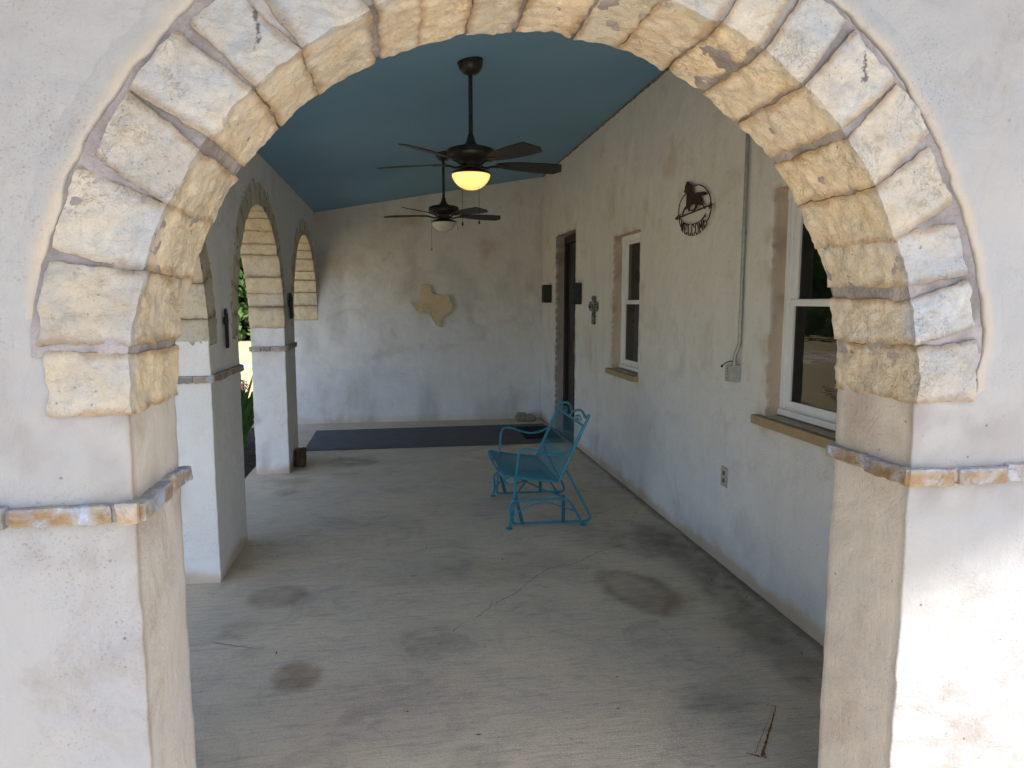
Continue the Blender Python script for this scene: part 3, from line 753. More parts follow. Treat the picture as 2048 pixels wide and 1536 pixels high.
# ------------------------------------------------------------------ CEILING FANS
def make_fan(phase, lit, label):
    root = thing("ceiling_fan", (0, 0, 0), label, "ceiling fan", "ceiling fans on down-rods")
    m = MB(); m.lathe([(.0, -.066), (.018, -.066), (.036, -.061), (.052, -.049), (.064, -.032), (.070, -.012), (.0702, .0), (.074, .0), (.075, .012), (.0, .012)], 32)
    co = m.build("canopy", DARKM, root, tint=False); co.rotation_euler = (0, -math.atan(.178), 0); co.location = (0, 0, -.014)
    m = MB(); m.lathe([(.0125, -.06), (.0125, -.41)], 16); m.build("downrod", DARKM, root, tint=False)
    m = MB(); z = -.40
    m.lathe([(.013, z), (.017, z-.01), (.023, z-.035), (.034, z-.055), (.055, z-.07), (.070, z-.075), (.110, z-.080), (.132, z-.088), (.138, z-.096),
             (.1385, z-.106), (.134, z-.109), (.1385, z-.112), (.138, z-.124), (.130, z-.134), (.115, z-.142), (.09, z-.150), (.062, z-.153),
             (.052, z-.158), (.052, z-.178), (.056, z-.182), (.056, z-.196), (.045, z-.2), (.0, z-.2)], 48)
    m.build("motor_housing", DARKM, root, tint=False)
    for k in range(5):
        a = R(phase+72*k)
        out2 = [(.155, -.020), (.20, -.040), (.30, -.060), (.42, -.069), (.54, -.070), (.578, .020), (.545, .064), (.42, .066), (.30, .056), (.20, .038), (.155, .022)]
        pit = R(-13)
        def fn(x, y, d, a=a):
            yy = y*math.cos(pit)-d*math.sin(pit); zz_ = y*math.sin(pit)+d*math.cos(pit)
            return (x*math.cos(a)-yy*math.sin(a), x*math.sin(a)+yy*math.cos(a), -.562+zz_-.0*x)
        m = MB(); m.prism(out2, fn, -.003, .003); bo = m.build("blade", BLADE, root, smooth=False, tint=False)
        m = MB()
        c_, s_ = math.cos(a), math.sin(a)
        m.tube([(.05*c_, .05*s_, -.575), (.09*c_, .09*s_, -.583), (.13*c_, .13*s_, -.573), (.17*c_, .17*s_, -.568)], .007, 8, smooth=4)
        m.prism([(.14, -.03), (.20, -.022), (.235, 0), (.20, .022), (.14, .03), (.15, 0)], fn, -.008, -.004)
        m.build("blade_bracket", DARKM, bo, smooth=False, tint=False)
    m = MB(); m.lathe([(.045, -.590), (.060, -.594), (.085, -.603), (.106, -.612), (.114, -.619), (.116, -.625), (.112, -.627), (.0, -.627)], 48)
    m.build("light_fitter", DARKM, root, tint=False)
    m = MB(); m.lathe([(.110, -.626), (.110, -.632), (.105, -.648), (.093, -.668), (.075, -.687), (.053, -.701), (.028, -.709), (.0, -.711)], 48)
    m.build("light_bowl", BOWLL if lit else BOWL, root, tint=False, fix=False)
    cs = [(-.052, -.01, -.895, .02), (.040, -.045, -.890, .018)] if lit else [(-.115, -.02, -.865, .018), (.112, -.02, -.70, .0)]
    for (cx, cy, ze, wt) in cs:
        m = MB(); m.tube([(cx, cy, -.60), (cx, cy, ze)] if wt else [(cx, cy, -.61), (cx+.018, cy, ze)], .0013, 5)
        if wt: m.lathe([(0, -wt), (.005, -wt), (.006, -.004), (.003, 0), (0, 0)], 8, (cx, cy, ze))
        m.build("pull_chain", DARKM, root, tint=False)
    return root
f1 = make_fan(12, True, "nearer dark ceiling fan with its glass bowl glowing yellow"); f1.location = (.427, 4.11, 2.898)
f2 = make_fan(16, False, "farther dark ceiling fan with its white glass bowl unlit"); f2.location = (.430, 6.58, 2.898)

# ------------------------------------------------------------------ GLIDER CHAIR
ch = thing("glider_chair", (1.0, 5.01, 0), "teal wrought metal glider seat with mesh seat and two-arched back on the concrete", "glider chair")
def L(x, y, z): return (x-1.0, y-5.01, z)
YN, YFr = 4.60, 5.42
for y in (YN, YFr):
    m = MB()
    m.tube([L(.722, y, .012), L(.732, y, .05), (L(.735, y, .10)), L(.730, y, .155), L(.745, y, .188), L(.79, y, .195), L(.95, y, .199), L(1.10, y, .192), L(1.135, y, .183), L(1.165, y, .145), L(1.245, y, .012)], .0085, 8, smooth=4)
    m.tube([L(.737, y, .075), L(.80, y, .125), L(.90, y, .165), L(1.0, y, .170), L(1.10, y, .135), L(1.185, y, .105)], .0055, 8, smooth=4)
    bo = m.build("base_frame", TEAL, ch, tint=False)
    for fx in (.722, 1.248):
        f_ = MB(); f_.lathe([(.0, 0), (.024, 0), (.026, .004), (.018, .009), (.009, .013), (.0, .013)], 16, L(fx, y, 0)); f_.build("foot_pad", TEAL, bo, tint=False)
    yi = y+.020 if y == YN else y-.020
    m = MB()   # arm tube that runs down to the hanging rail and up behind the seat
    m.tube([L(1.195, y, .560), L(1.15, y, .535), L(1.09, y, .512), L(1.02, y, .506), L(.95, y, .522), L(.89, y, .545), L(.835, y, .555), L(.80, y, .538), L(.786, y, .49),
            L(.780, y, .42), L(.770, yi, .345), L(.765, yi, .24), L(.755, yi, .12), L(.752, yi, .045), L(.765, yi, .028), L(.82, yi, .027), L(1.0, yi, .026), L(1.26, yi, .022), L(1.292, yi, .032), L(1.298, yi, .060), L(1.22, yi, .215), L(1.13, yi, .390)], .0085, 8, smooth=4)
    m.build("arm_frame", TEAL, ch, tint=False)
    for (x0, z0, x1, z1) in ((.776, .202, .818, .034), (1.108, .207, 1.106, .034)):
        m = MB(); yc = (y+yi)/2; a = Vector((x0, z0)); b = Vector((x1, z1)); d = (b-a).normalized(); nn = Vector((-d.y, d.x))*.0125
        pts = [a-nn, b-nn, b+d*.012, b+nn, a+nn, a-d*.012]
        m.prism([(p.x, p.y) for p in pts], lambda p, q, dd: L(p, dd, q), yc-.003, yc+.003)
        for (bx, bz) in ((x0, z0), (x1, z1)):
            m.tube([L(bx, yc-.016, bz), L(bx, yc+.016, bz)], .0105, 10)
        m.build("swing_link", TEALD, ch, smooth=False, tint=False)
# cross braces of the base
m = MB()
m.tube([L(1.105, YN, .205), L(1.0, 4.78, .215), L(.90, 5.05, .22), L(.80, 5.32, .215), L(.775, YFr, .200)], .0065, 8, smooth=4)
m.tube([L(1.105, YFr, .205), L(1.0, 5.24, .215), L(.90, 4.97, .222), L(.80, 4.70, .225), L(.775, YN, .200)], .0065, 8, smooth=4)
m.build("cross_brace", TEAL, ch, tint=False)
# seat frame
yr, yf_ = YN+.01, YFr-.01
def seatp(s, y):     # s 0 front .. 1 rear; gently dished and rolled over at the front
    w = (y-yr)/(yf_-yr); sag = .030*math.sin(math.pi*min(max(w, 0), 1))*math.sin(math.pi*s)
    x = .690+.385*s; z = .374-.058*s-sag
    return x, z
m = MB()
fr_pts = [L(1.073, yr, .316), L(.88, yr, .338), L(.74, yr, .364), L(.700, yr, .372), L(.684, yr+.05, .362), L(.680, 5.01, .345), L(.684, yf_-.05, .362), L(.700, yf_, .372), L(.74, yf_, .364), L(.88, yf_, .338), L(1.073, yf_, .316)]
m.tube(fr_pts, .0095, 8, smooth=5)
m.tube([L(1.073, yr, .316), L(1.073, yf_, .316)], .008, 8)
m.tube([L(.735, yr+.01, .36), L(.735, 5.01, .325), L(.735, yf_-.01, .36)], .005, 6, smooth=4)
m.tube([L(.687, yr+.02, .366), L(.700, yr+.02, .325), L(.735, yr+.02, .300), L(.775, yr+.01, .315), L(.79, yr, .348)], .0075, 8, smooth=4)
m.tube([L(.687, yf_-.02, .366), L(.700, yf_-.02, .325), L(.735, yf_-.02, .300), L(.775, yf_-.01, .315), L(.79, yf_, .348)], .0075, 8, smooth=4)
m.tube([L(.735, yr+.02, .300), L(.85, 4.80, .275), L(1.0, 5.01, .27), L(.85, 5.22, .275), L(.735, yf_-.02, .300)], .006, 8, smooth=4)
m.build("seat_frame", TEAL, ch, tint=False)
m = MB()
NS = 34
for i in range(NS+1):
    s_ = i/NS; m.tube([L(seatp(s_, y)[0], y, seatp(s_, y)[1]-.003) for y in np.linspace(yr+.004, yf_-.004, 9)], .0025, 4, caps=False)
for j in range(1, 62):
    y = yr+(yf_-yr)*j/62; m.tube([L(seatp(s_, y)[0], y, seatp(s_, y)[1]-.004) for s_ in np.linspace(0, 1, 7)], .0012, 4, caps=False)
m.build("seat_mesh", TEAL, ch, tint=False, fix=False)
# back
def backp(y, f): # f 0 bottom .. 1 ear height, leaning back with a shallow hollow
    return L(1.073+.205*f+.010*math.sin(math.pi*f)*0, y, .316+.452*f)
m = MB()
def crown(w):  # w 0..1 across one half, from ear to the middle dip
    return [1.0, .985, .945, .955, .985, .990, .975, .940, .905][int(round(w*8))]
yb0, yb1 = YN, YFr
pts = [backp(yb0, 0), backp(yb0, .25), backp(yb0, .5), backp(yb0, .8), backp(yb0, .96)]
half = [(0, 1.0), (.08, .975), (.16, .950), (.28, .975), (.45, 1.0), (.66, .995), (.85, .960), (1.0, .920)]
mid = (yb0+yb1)/2
for w, f in half[0:]: pts.append(backp(yb0+(mid-yb0)*w+.004*(w == 0), f+.01))
for w, f in half[::-1][1:]: pts.append(backp(yb1-(yb1-mid)*w-.004*(w == 0), f+.01))
pts += [backp(yb1, .96), backp(yb1, .8), backp(yb1, .5), backp(yb1, .25), backp(yb1, 0)]
m.tube(pts, .0095, 8, smooth=5)
# double rail under the crown, post between the arches
for (fa, fb) in ((.835, .865),):
    m.prism([(yb0, fa), (yb1, fa), (yb1, fb), (yb0, fb)], lambda y, f, d: tuple(np.array(backp(y, f))+np.array((-d, 0, d*.45))), -.004, .004)
m.tube([backp(mid, .86), backp(mid, .93)], .006, 8)
m.build("back_frame", TEAL, ch, tint=False)
m = MB()
for i in range(26):
    f = .03+.80*i/25; m.tube([backp(yb0+.005, f), backp(mid, f), backp(yb1-.005, f)], .0029, 4, caps=False)
m.tube([backp(yb0+.03, .02), backp(yb0+.03, .84)], .005, 6); m.tube([backp(yb1-.03, .02), backp(yb1-.03, .84)], .005, 6)
for j in range(1, 40):
    y = yb0+(yb1-yb0)*j/40; m.tube([backp(y, .0), backp(y, .34)], .0017, 4, caps=False)
m.build("back_mesh", TEAL, ch, tint=False, fix=False)
for yc in ((yb0+mid)/2, (mid+yb1)/2):
    m = MB()
    for sg in (-1, 1):
        for (o, hgt, cur) in ((.008, .085, .012), (.032, .075, .020), (.058, .055, .022)):
            m.tube([backp(yc+sg*o*.5, .862), backp(yc+sg*(o+cur*.2), .862+hgt*.5), backp(yc+sg*(o+cur), .862+hgt*.95), backp(yc+sg*(o+cur*.35), .862+hgt*1.05), backp(yc+sg*(o+.002), .862+hgt*.8)], .0022, 6, smooth=3)
        m.tube([backp(yc, .885), backp(yc+sg*.04, .90), backp(yc+sg*.085, .885), backp(yc+sg*.095, .905), backp(yc+sg*.075, .915)], .0022, 6, smooth=3)
    m.build("scroll_ornament", TEAL, ch, tint=False)

# ------------------------------------------------------------------ WELCOME SIGN
HORSE = [(4.381, 2.317), (4.373, 2.308), (4.356, 2.313), (4.341, 2.302), (4.311, 2.284), (4.299, 2.267), (4.29, 2.237), (4.268, 2.222), (4.241, 2.22), (4.214, 2.224), (4.18, 2.219), (4.16, 2.215), (4.134, 2.215), (4.101, 2.21), (4.075, 2.198), (4.068, 2.192), (4.093, 2.189), (4.125, 2.19), (4.149, 2.196), (4.16, 2.196), (4.154, 2.176), (4.15, 2.158), (4.13, 2.148), (4.121, 2.134), (4.087, 2.109), (4.106, 2.109), (4.134, 2.134), (4.167, 2.137), (4.205, 2.147), (4.211, 2.134), (4.234, 2.125), (4.267, 2.112), (4.288, 2.116), (4.275, 2.123), (4.245, 2.137), (4.243, 2.155), (4.277, 2.157), (4.319, 2.157), (4.33, 2.153), (4.326, 2.129), (4.289, 2.129), (4.289, 2.12), (4.346, 2.124), (4.355, 2.142), (4.376, 2.143), (4.405, 2.139), (4.432, 2.111), (4.447, 2.111), (4.434, 2.131), (4.413, 2.152), (4.385, 2.164), (4.383, 2.197), (4.379, 2.242), (4.398, 2.246), (4.417, 2.252), (4.428, 2.258), (4.414, 2.267), (4.405, 2.292), (4.391, 2.31)]
sg_ = thing("welcome_sign", (1.86, 4.27, 2.11), "dark cut-metal sign of a trotting horse in a ring over the word WELCOME", "sign")
fnW = lambda y, z, d: (d-1.86, y-4.27, z-2.11)
m = MB(); m.prism(HORSE, fnW, 1.846, 1.850); m.build("horse_cutout", RUST, sg_, smooth=False, tint=False)
m = MB()
rp = [Vector((1.851, y, z)) - Vector((1.86, 4.27, 2.11)) for y, z in [(4.464, 2.035), (4.49, 2.067), (4.508, 2.114), (4.511, 2.15), (4.498, 2.189), (4.455, 2.224), (4.39, 2.245), (4.34, 2.262), (4.286, 2.272), (4.204, 2.266), (4.129, 2.243), (4.076, 2.211), (4.038, 2.173), (4.019, 2.125), (4.022, 2.086), (4.045, 2.051), (4.081, 2.029)]]
m.tube(rp, .0038, 6, smooth=4); m.build("ring", RUST, sg_, tint=False)
m = MB()
m.stroke([(4.52, 2.101), (4.03, 2.121)], .009, fnW, 1.8455, 1.8495)
m.prism([(4.565, 2.100), (4.512, 2.120), (4.520, 2.103), (4.512, 2.086)], fnW, 1.845, 1.849)
m.prism([(4.500, 2.103), (4.470, 2.124), (4.478, 2.104), (4.468, 2.085)], fnW, 1.845, 1.849)
st_ = []
for k in range(10):
    rr = 1.0 if k % 2 == 0 else .42; a = R(90+36*k); st_.append((4.020+.032*rr*math.cos(a), 2.116+.024*rr*math.sin(a)))
m.prism(st_, fnW, 1.8445, 1.8485); m.build("arrow", RUST, sg_, smooth=False, tint=False)
IN_ = np.array([(4.462, 2.085), (4.440, 2.068), (4.391, 2.050), (4.31, 2.034), (4.24, 2.031), (4.173, 2.038), (4.122, 2.053), (4.085, 2.078)])
OUT_ = np.array([(4.462, 2.026), (4.430, 2.003), (4.379, 1.984), (4.306, 1.968), (4.222, 1.963), (4.156, 1.975), (4.104, 1.990), (4.055, 2.020)])
def warp(f, b):
    def al(A):
        d = np.concatenate([[0], np.cumsum(np.linalg.norm(np.diff(A, axis=0), axis=1))]); d /= d[-1]
        return np.array([np.interp(f, d, A[:, k]) for k in (0, 1)])
    p = al(IN_); q = al(OUT_)
    return tuple(q+(p-q)*b)
GL = {'W': [[(0, 1), (.25, 0), (.5, .8), (.75, 0), (1, 1)], [(-.1, 1), (.15, 1)], [(.85, 1), (1.1, 1)]],
      'E': [[(.95, 1), (.1, 1), (.1, 0), (.95, 0)], [(.1, .5), (.7, .5)], [(.95, 1), (.95, .8)], [(.95, 0), (.95, .2)]],
      'L': [[(.2, 1), (.2, 0), (.95, 0), (.95, .2)], [(0, 1), (.45, 1)]],
      'C': [[(.95, .75), (.75, 1), (.3, 1), (.08, .8), (.08, .2), (.3, 0), (.75, 0), (.95, .25)]],
      'O': [[(.3, 0), (.08, .2), (.08, .8), (.3, 1), (.7, 1), (.92, .8), (.92, .2), (.7, 0), (.3, 0)]],
      'M': [[(.05, 0), (.05, 1), (.5, .3), (.95, 1), (.95, 0)], [(-.08, 0), (.18, 0)], [(.82, 0), (1.08, 0)]]}
m = MB()
for i, chh in enumerate("WELCOME"):
    for stq in GL[chh]:
        m.stroke([warp((i+.12+.76*a)/7, b) for a, b in stq], .0070, fnW, 1.846, 1.850)
m.stroke([warp(f, 1.06) for f in np.linspace(0, 1, 12)], .003, fnW, 1.847, 1.8495)
m.build("lettering", RUST, sg_, smooth=False, tint=False)

# ------------------------------------------------------------------ TEXAS PLAQUE
TEX = [(0.281, 1.752), (0.414, 1.753), (0.419, 1.661), (0.453, 1.643), (.488, 1.640), (0.523, 1.629), (.56, 1.634), (0.593, 1.632), (.62, 1.634), (0.651, 1.623), (0.668, 1.556), (0.7, 1.504), (.697, 1.47), (0.684, 1.44), (0.643, 1.417), (.61, 1.388), (0.578, 1.364), (0.54, 1.323), (0.536, 1.271), (0.547, 1.218), (0.506, 1.23), (0.466, 1.26), (0.437, 1.312), (0.398, 1.382), (0.357, 1.423), (0.323, 1.426), (0.293, 1.391), (0.253, 1.406), (0.225, 1.435), (0.185, 1.499), (0.146, 1.545), (0.29, 1.542)]
m = MB(); m.prism(TEX, lambda a, b, d: (a, d, b), 9.055, 9.092)
tx = m.build("stone_plaque", TEXM, None, smooth=False); tag(tx, "tan pitted stone plaque cut in the outline of Texas on the end wall", "wall plaque")

# ------------------------------------------------------------------ wall lights, crosses, conduit, outlet
def make_lamp(name, label):
    r_ = thing(name, (0, 0, 0), label, "wall lantern", "dark box lanterns beside the door")
    m = MB(); m.box((-.006, -.062, -.105), (0, .062, .105)); m.build("back_plate", DARKM, r_, smooth=False, tint=False)
    m = MB()
    for z0, z1 in ((-.110, -.095), (.095, .110)): m.box((-.098, -.068, z0), (-.006, .068, z1))
    for (x, y) in ((-.098, -.068), (-.098, .058), (-.016, -.068), (-.016, .058)): m.box((x, y, -.095), (x+.010, y+.010, .095))
    m.box((-.096, -.004, -.095), (-.088, .004, .095))
    m.build("lantern_frame", DARKM, r_, smooth=False, tint=False)
    m = MB(); m.box((-.092, -.062, -.095), (-.010, .062, .095))
    for k in range(5): m.box((-.094, -.05+.022*k, -.07+.03*(k % 3)), (-.0921, -.042+.022*k, -.062+.03*(k % 3)))
    m.build("side_panel", simple_noise("dark_patina", (.012, .020, .020), (.03, .045, .043), 60, .5, .4, ((90, .002, .5),)), r_, smooth=False, tint=False)
    return r_
l1 = make_lamp("wall_lantern", "dark box lantern between the door and the far corner"); l1.location = (XH-.001, 8.556, 1.645)
l2 = make_lamp("wall_lantern", "dark box lantern between the door and the ornate cross"); l2.location = (XH-.001, 7.12, 1.630)
m = MB()  # ornate cross
cr = [(-.030, -.137), (.030, -.137), (.046, -.118), (.040, -.095), (.052, -.072), (.034, -.045), (.036, .005), (.048, .000), (.105, -.012), (.128, .008), (.150, .035), (.132, .062), (.128, .082), (.062, .074), (.040, .070), (.048, .100), (.055, .118), (.035, .137), (-.035, .137), (-.055, .118), (-.048, .100), (-.040, .070), (-.062, .074), (-.128, .082), (-.132, .062), (-.150, .035), (-.128, .008), (-.105, -.012), (-.048, 0), (-.036, .005), (-.034, -.045), (-.052, -.072), (-.040, -.095), (-.046, -.118)]
m.prism(cr, lambda a, b, d: (d, a, b), -.020, -.003)
for (a, b, r_) in [(0, .035, .032), (0, .115, .026), (.115, .035, .026), (-.115, .035, .026), (0, -.115, .026), (0, -.04, .016), (0, .075, .016), (.06, .037, .018), (-.06, .037, .018)]:
    m.lathe([(r_, 0), (r_*.8, .007), (r_*.35, .011), (0, .012)], 14, (0, 0, 0)); 
    V = m.v[-1]; m.v[-1] = np.stack([-.020-V[:, 2], V[:, 0]+a, V[:, 1]+b], -1)
oc = m.build("ornate_cross", PEWT, None, smooth=True, tint=False); oc.location = (XH-.002, 6.56, 1.468)
tag(oc, "mottled pewter ornate cross hanging on the plaster between door and small window", "cross")
m = MB()
m.prism([(-.012, -.11), (.012, -.11), (.015, -.05), (.012, .02), (.034, .03), (.040, .05), (.030, .07), (.012, .07), (.018, .10), (0, .118), (-.018, .10), (-.012, .07), (-.030, .07), (-.040, .05), (-.034, .03), (-.012, .02), (-.015, -.05)], lambda a, b, d: (d, a, b), .003, .016)
m.prism([(-.006, -.105), (.006, -.105), (.006, .09), (-.006, .09)], lambda a, b, d: (d, a, b), .0155, .021)
x1 = m.build("slim_cross", DARKM, None, smooth=False, tint=False); x1.location = (-.990, 4.262, 1.392)
tag(x1, "slim dark metal cross hung on the nearer arcade pier above its stone band", "cross")
m = MB()
m.prism([(-.030, -.118), (.030, -.118), (.038, -.05), (.040, -.01), (.075, .0), (.085, .03), (.072, .055), (.040, .062), (.044, .10), (.028, .12), (-.028, .12), (-.044, .10), (-.040, .062), (-.072, .055), (-.085, .03), (-.075, 0), (-.040, -.01), (-.038, -.05)], lambda a, b, d: (d, a, b), .003, .022)
m.prism([(-.016, -.105), (.016, -.105), (.020, .10), (-.020, .10)], lambda a, b, d: (d, a, b), .0215, .032)
x2 = m.build("iron_cross", DARKM, None, smooth=False, tint=False); x2.location = (-.990, 6.742, 1.508)
tag(x2, "thick black iron cross hung on the farther arcade pier", "cross")
cd = thing("electrical_conduit", (1.85, 3.62, 1.2), "thin galvanised conduit running down the house wall to a grey box", "conduit")
def Lc(x, y, z): return (x-1.85, y-3.62, z-1.2)
m = MB(); m.tube([Lc(1.853, 3.600, 3.12), Lc(1.853, 3.602, 2.2), Lc(1.853, 3.605, 1.40), Lc(1.850, 3.606, 1.315), Lc(1.838, 3.612, 1.270), Lc(1.832, 3.615, 1.235), Lc(1.832, 3.615, 1.205)], .0105, 12, smooth=4)
m.build("pipe", GALV, cd, tint=False)
m = MB(); m.tube([Lc(1.853, 3.603, 1.905), Lc(1.853, 3.603, 1.935)], .0135, 12); m.build("coupling", GALV, cd, tint=False)
m = MB(); m.tube([Lc(1.832, 3.615, 1.200), Lc(1.832, 3.615, 1.225)], .0145, 12); m.build("coupling", GALV, cd, tint=False)
m = MB(); m.tube([Lc(1.842, 3.615, 1.225), Lc(1.815, 3.62, 1.222), Lc(1.81, 3.67, 1.21), Lc(1.815, 3.73, 1.185)], .003, 6, smooth=4); m.tube([Lc(1.815, 3.727, 1.188), Lc(1.815, 3.735, 1.181)], .006, 8); m.build("wire_tail", BLACK, cd, tint=False)
m = MB(); m.rblock(lambda P: P+np.array([1.836-1.85, 3.640-3.62, 1.153-1.2]), (.031, .034, .047), r=.003, n=(4, 4, 4), amp=.0); bxo = m.build("junction_box", BOXG, cd, tint=False)
m = MB()
for z in (1.128, 1.148, 1.166, 1.18): m.box(Lc(1.8035, 3.638, z-.003), Lc(1.8052, 3.644, z+.003))
m.build("knockout", BLACK, bxo, smooth=False, tint=False)
ot = thing("wall_outlet", (1.868, 3.757, .531), "ivory electrical outlet plate low on the house wall", "outlet")
m = MB(); m.rblock(lambda P: P, (.005, .040, .058), r=.002, n=(2, 4, 4), amp=0); m.build("cover_plate", OUTL, ot, tint=False)
m = MB()
for zc in (-.022, .022):
    m.box((-.0075, -.012, zc-.012), (-.0052, .012, zc+.012))
    m.box((-.0085, -.007, zc-.003), (-.0076, -.004, zc+.006)); m.box((-.0085, .004, zc-.003), (-.0076, .007, zc+.006)); m.box((-.0085, -.002, zc-.010), (-.0076, .002, zc-.006))
m.build("socket", simple_noise("dark_socket", (.10, .095, .07), (.14, .13, .10), 20, .5, .3, None), ot, smooth=False, tint=False)  # sockets in a much darker tone than the ivory plate

# ------------------------------------------------------------------ mats, rocks, litter
m = MB(); us = lin((-1.0, 1.80, .04)); ys = np.linspace(0, 1, 12); U, W_ = np.meshgrid(us, ys)
yn = 7.41+.02*fbm(np.stack([us*1.0, us*0, us*0], -1), 1.2, 3, 5)+.012*(np.abs(us+.38) < .05); yfar = 8.60+.02*us
V_ = yn[None, :]*(1-W_)+yfar[None, :]*W_; P = np.stack([U, V_, .006+.002*fbm(np.stack([U, V_, U*0], -1), 4, 3, 6)], -1)
m.sheet(P); m.sheet(P*np.array([1, 1, 0])+np.array([0, 0, .0022]))
ro_ = m.build("floor_runner", MATM, None, tint=False, fix=False); tag(ro_, "long charcoal rubber runner lying across the far end of the porch floor", "mat")
m = MB(); m.rblock(lambda P: P+np.array([1.60, 8.02, .015]), (.20, .36, .006), r=.003, n=(10, 14, 2), amp=.001, nscale=30)
dm = m.build("door_mat", MATB, None, tint=False); tag(dm, "small black coir doormat lying on the runner before the door", "doormat")
m = MB(); m.rblock(lambda P: P*1.0, (.13, .085, .040), r=.038, n=(16, 12, 8), amp=.012, nscale=9, seed=3, bulge=.006)
m.rblock(lambda P: P+np.array([-.055, .01, .045]), (.062, .045, .022), r=.02, n=(10, 10, 6), amp=.008, nscale=14, seed=5)
rk = m.build("flat_rock", ROCK, None, tint=False); rk.location = (1.62, 8.90, .038); tag(rk, "smooth flat grey rock on the floor in the far right corner", "rock")
m = MB(); m.rblock(lambda P: P*1.0, (.048, .075, .088), r=.025, n=(12, 12, 14), amp=.030, nscale=9, seed=8, bulge=.006)
rk = m.build("brown_rock", ROCKB, None, tint=False); rk.location = (-.94, 6.76, .085); tag(rk, "jagged brown rock leaning at the foot of the farther arcade pier", "rock")
m = MB(); rs = random.Random(12)
for k in range(70):
    x = rs.uniform(-.8, 1.84); y = rs.uniform(2.1, 5.2)
    if rs.random() < .45: x = 1.86-abs(rs.gauss(0, .12)); y = rs.uniform(2.4, 5)
    a = rs.uniform(0, 6.3); l = rs.uniform(.006, .022); w = rs.uniform(.0008, .0035); c_, s_ = math.cos(a), math.sin(a)
    m.add([(x-c_*l, y-s_*l, .0035), (x+s_*w, y-c_*w, .005), (x+c_*l, y+s_*l, .0045+rs.random()*.003), (x-s_*w, y+c_*w, .004)], [(0, 1, 2, 3)])
lt = m.build("leaf_litter", LITTER, None, smooth=False, tint=False, fix=False); tag(lt, "scattered dry leaf bits and twigs on the porch floor", "leaf litter", kind="stuff")

# ------------------------------------------------------------------ GARDEN: lilies beside the arcade, cedars beyond the field
def lily(x, y, nl, hgt, seed, label, flower=False):
    rs = random.Random(seed); root = thing("lily_plant", (x, y, -.12), label, "lily plant", "strap-leaved plants in the bed beside the arcade")
    m = MB()
    for k in range(nl):
        a = rs.uniform(0, 6.28); ln = hgt*rs.uniform(.75, 1.25); w = rs.uniform(.016, .030); lean = rs.uniform(.10, .55)
        V = []; F = []; N = 10
        for i in range(N+1):
            s_ = i/N; r_ = lean*ln*s_**1.6; z = ln*(s_-.42*lean*s_**3.0)
            ww = w*math.sin(math.pi*min(1, .12+.88*(1-s_)))**.6 if s_ < 1 else .0008
            c_, n_ = math.cos(a), math.sin(a)
            V += [(r_*c_-n_*ww+.01*c_, r_*n_+c_*ww, z), (r_*c_, r_*n_, z-.006), (r_*c_+n_*ww, r_*n_-c_*ww, z)]
            if i: F += [(3*i-3, 3*i-2, 3*i+1, 3*i), (3*i-2, 3*i-1, 3*i+2, 3*i+1)]
        m.add(V, F)
    m.build("leaves", LEAF, root, tint=False, fix=False)
    if flower:
        m = MB(); m.tube([(0, 0, 0), (.01, -.01, .45), (.02, -.02, .78)], .007, 8); so_ = m.build("flower_stalk", LEAF, root, tint=False)
        m = MB()
        for q in range(3):
            ba = rs.uniform(0, 6.28); bc = Vector((.02+.05*math.cos(ba), -.02+.05*math.sin(ba), .77+.03*q))
            for k in range(6):
                a = ba+k*math.pi/3; V = []; F = []
                for i in range(7):
                    s_ = i/6; rr = .13*s_; z = .05*math.sin(s_*2.6)-.05*s_*s_; w = .022*math.sin(math.pi*min(.98, .1+s_*.9))
                    c_, n_ = math.cos(a), math.sin(a); V += [tuple(bc+Vector((rr*c_-n_*w, rr*n_+c_*w, z))), tuple(bc+Vector((rr*c_+n_*w, rr*n_-c_*w, z)))]
                    if i: F.append((2*i-2, 2*i-1, 2*i+1, 2*i))
                m.add(V, F)
        m.build("pink_flower", PINK, so_, tint=False, fix=False)
    return root
spots = [(-1.66, 7.50, 60, .86, 1, "strap-leaved lily with pink flowers framed by the second arch", True),
         (-1.60, 6.85, 44, .50, 2, "low leafy lily clump at the corner of the farther pier", False),
         (-1.78, 8.15, 50, .62, 3, "lily clump behind the pink-flowered one, by the last arch", False),
         (-1.60, 5.2, 30, .42, 6, "small lily clump at the slab edge under the second arch", False),
         (-1.66, 4.3, 34, .55, 4, "lily clump hidden mostly behind the nearer pier", False),
         (-2.05, 2.9, 36, .60, 5, "lily clump outside the nearest arch, close to the front corner", False)]
for s_ in spots: lily(*s_)
rs = random.Random(5)
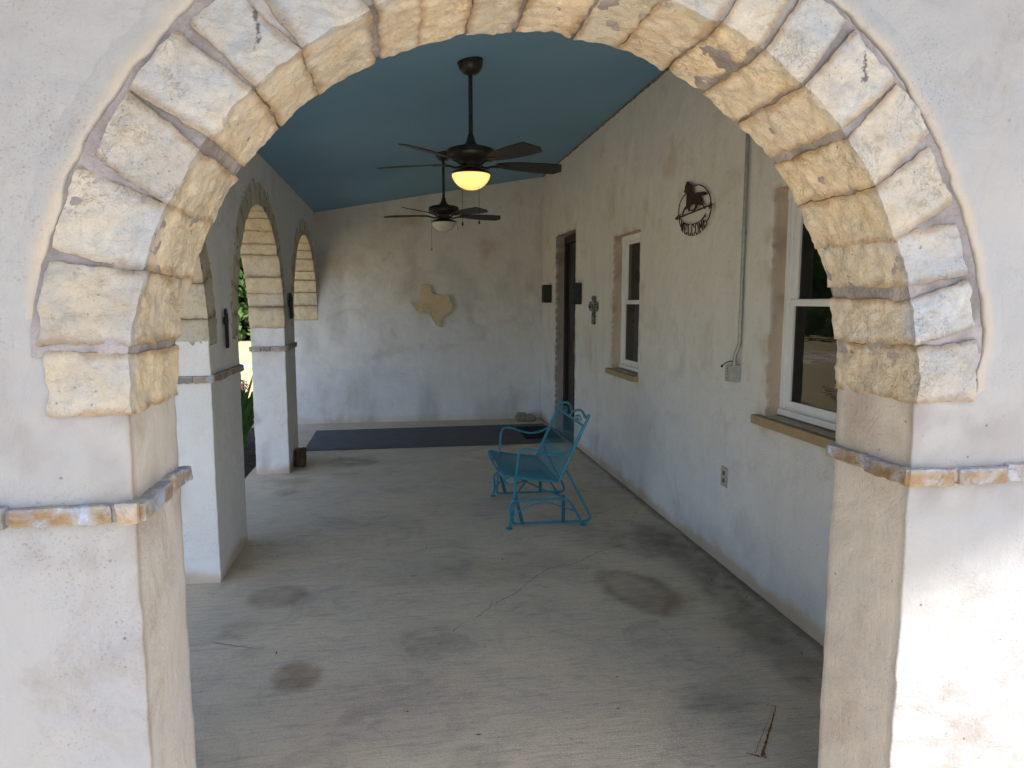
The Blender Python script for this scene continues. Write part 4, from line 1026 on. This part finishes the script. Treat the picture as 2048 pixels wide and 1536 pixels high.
def crown_mesh(seed):
    rs = np.random.RandomState(seed); m = MB(); K = 22000
    cl = []
    for k in range(95):
        z = rs.uniform(.0, 6.2) if k > 25 else rs.uniform(-.1, 1.2); rmax = 2.1*(1-(z/6.9)**1.6)+.25; a = rs.uniform(0, 6.28); r_ = rmax*rs.uniform(.35, 1)
        cl.append((r_*math.cos(a), r_*math.sin(a), z, rs.uniform(.45, .85)))
    cl = np.array(cl); idx = rs.randint(0, len(cl), K); d = rs.normal(size=(K, 3)); d /= np.linalg.norm(d, axis=1, keepdims=True)
    P = cl[idx, :3]+d*cl[idx, 3:4]*rs.uniform(.55, 1.05, (K, 1))*np.array([1, 1, .75])
    a = rs.normal(size=(K, 3)); a /= np.linalg.norm(a, axis=1, keepdims=True); b = np.cross(a, rs.normal(size=(K, 3))); b /= np.linalg.norm(b, axis=1, keepdims=True)
    s = rs.uniform(.06, .15, (K, 1)); V = np.stack([P-a*s, P+b*s*.55, P+a*s, P-b*s*.55], 1).reshape(-1, 3)
    m.add(V, [(4*i, 4*i+1, 4*i+2, 4*i+3) for i in range(K)]); return m
crowns = []
def tree(x, y, sc, which, label):
    root = thing("cedar_tree", (x, y, -.14), label, "cedar tree", "dark cedars beyond the dry field", rotz=rs.uniform(0, 6))
    root.scale = (sc, sc, sc*rs.uniform(.9, 1.15))
    if len(crowns) <= which:
        c = crown_mesh(which+3).build("crown", LEAFD, root, smooth=False, tint=False, fix=False)
        m = MB(); m.tube([(0, 0, 0), (.08, 0, 1.4), (-.05, .1, 3), (0, 0, 5.2)], [.22, .17, .12, .03], 10, smooth=3)
        for k in range(5):
            a = k*1.3; m.tube([(0, 0, .9+.5*k), (.6*math.cos(a), .6*math.sin(a), 1.4+.5*k), (1.3*math.cos(a), 1.3*math.sin(a), 1.8+.5*k)], [.08, .05, .02], 6)
        t_ = m.build("trunk", BARK, root, tint=False); crowns.append((c, t_))
    else:
        for o in crowns[which]:
            c = o.copy(); C.objects.link(c); c.parent = root
for i in range(24):
    # a curved belt of cedars round the field on the arcade side
    a = R(196-5.6*i); x = -2+32*math.cos(a); y = 2+33*math.sin(a) if False else 6+29*math.sin(a)
    lab = "dark bushy cedar in the tree line beyond the field"
    tree(x+rs.uniform(-1, 1), y+rs.uniform(-1, 1), rs.uniform(1.35, 1.8), i % 2 if i > 1 else i, lab)
for i in range(20):
    a = R(193-6.6*i); x = -2+37*math.cos(a); y = 6+34*math.sin(a)
    tree(x+rs.uniform(-1, 1), y+rs.uniform(-1, 1), rs.uniform(1.6, 2.1), i % 2, "dark bushy cedar in the tree line beyond the field")

# wall things carry world-space meshes: keep them in place under an Empty at the wall's base
for root in (fw, aw, hw):
    for c_ in root.children: c_.matrix_parent_inverse = Matrix.Translation(-root.location)
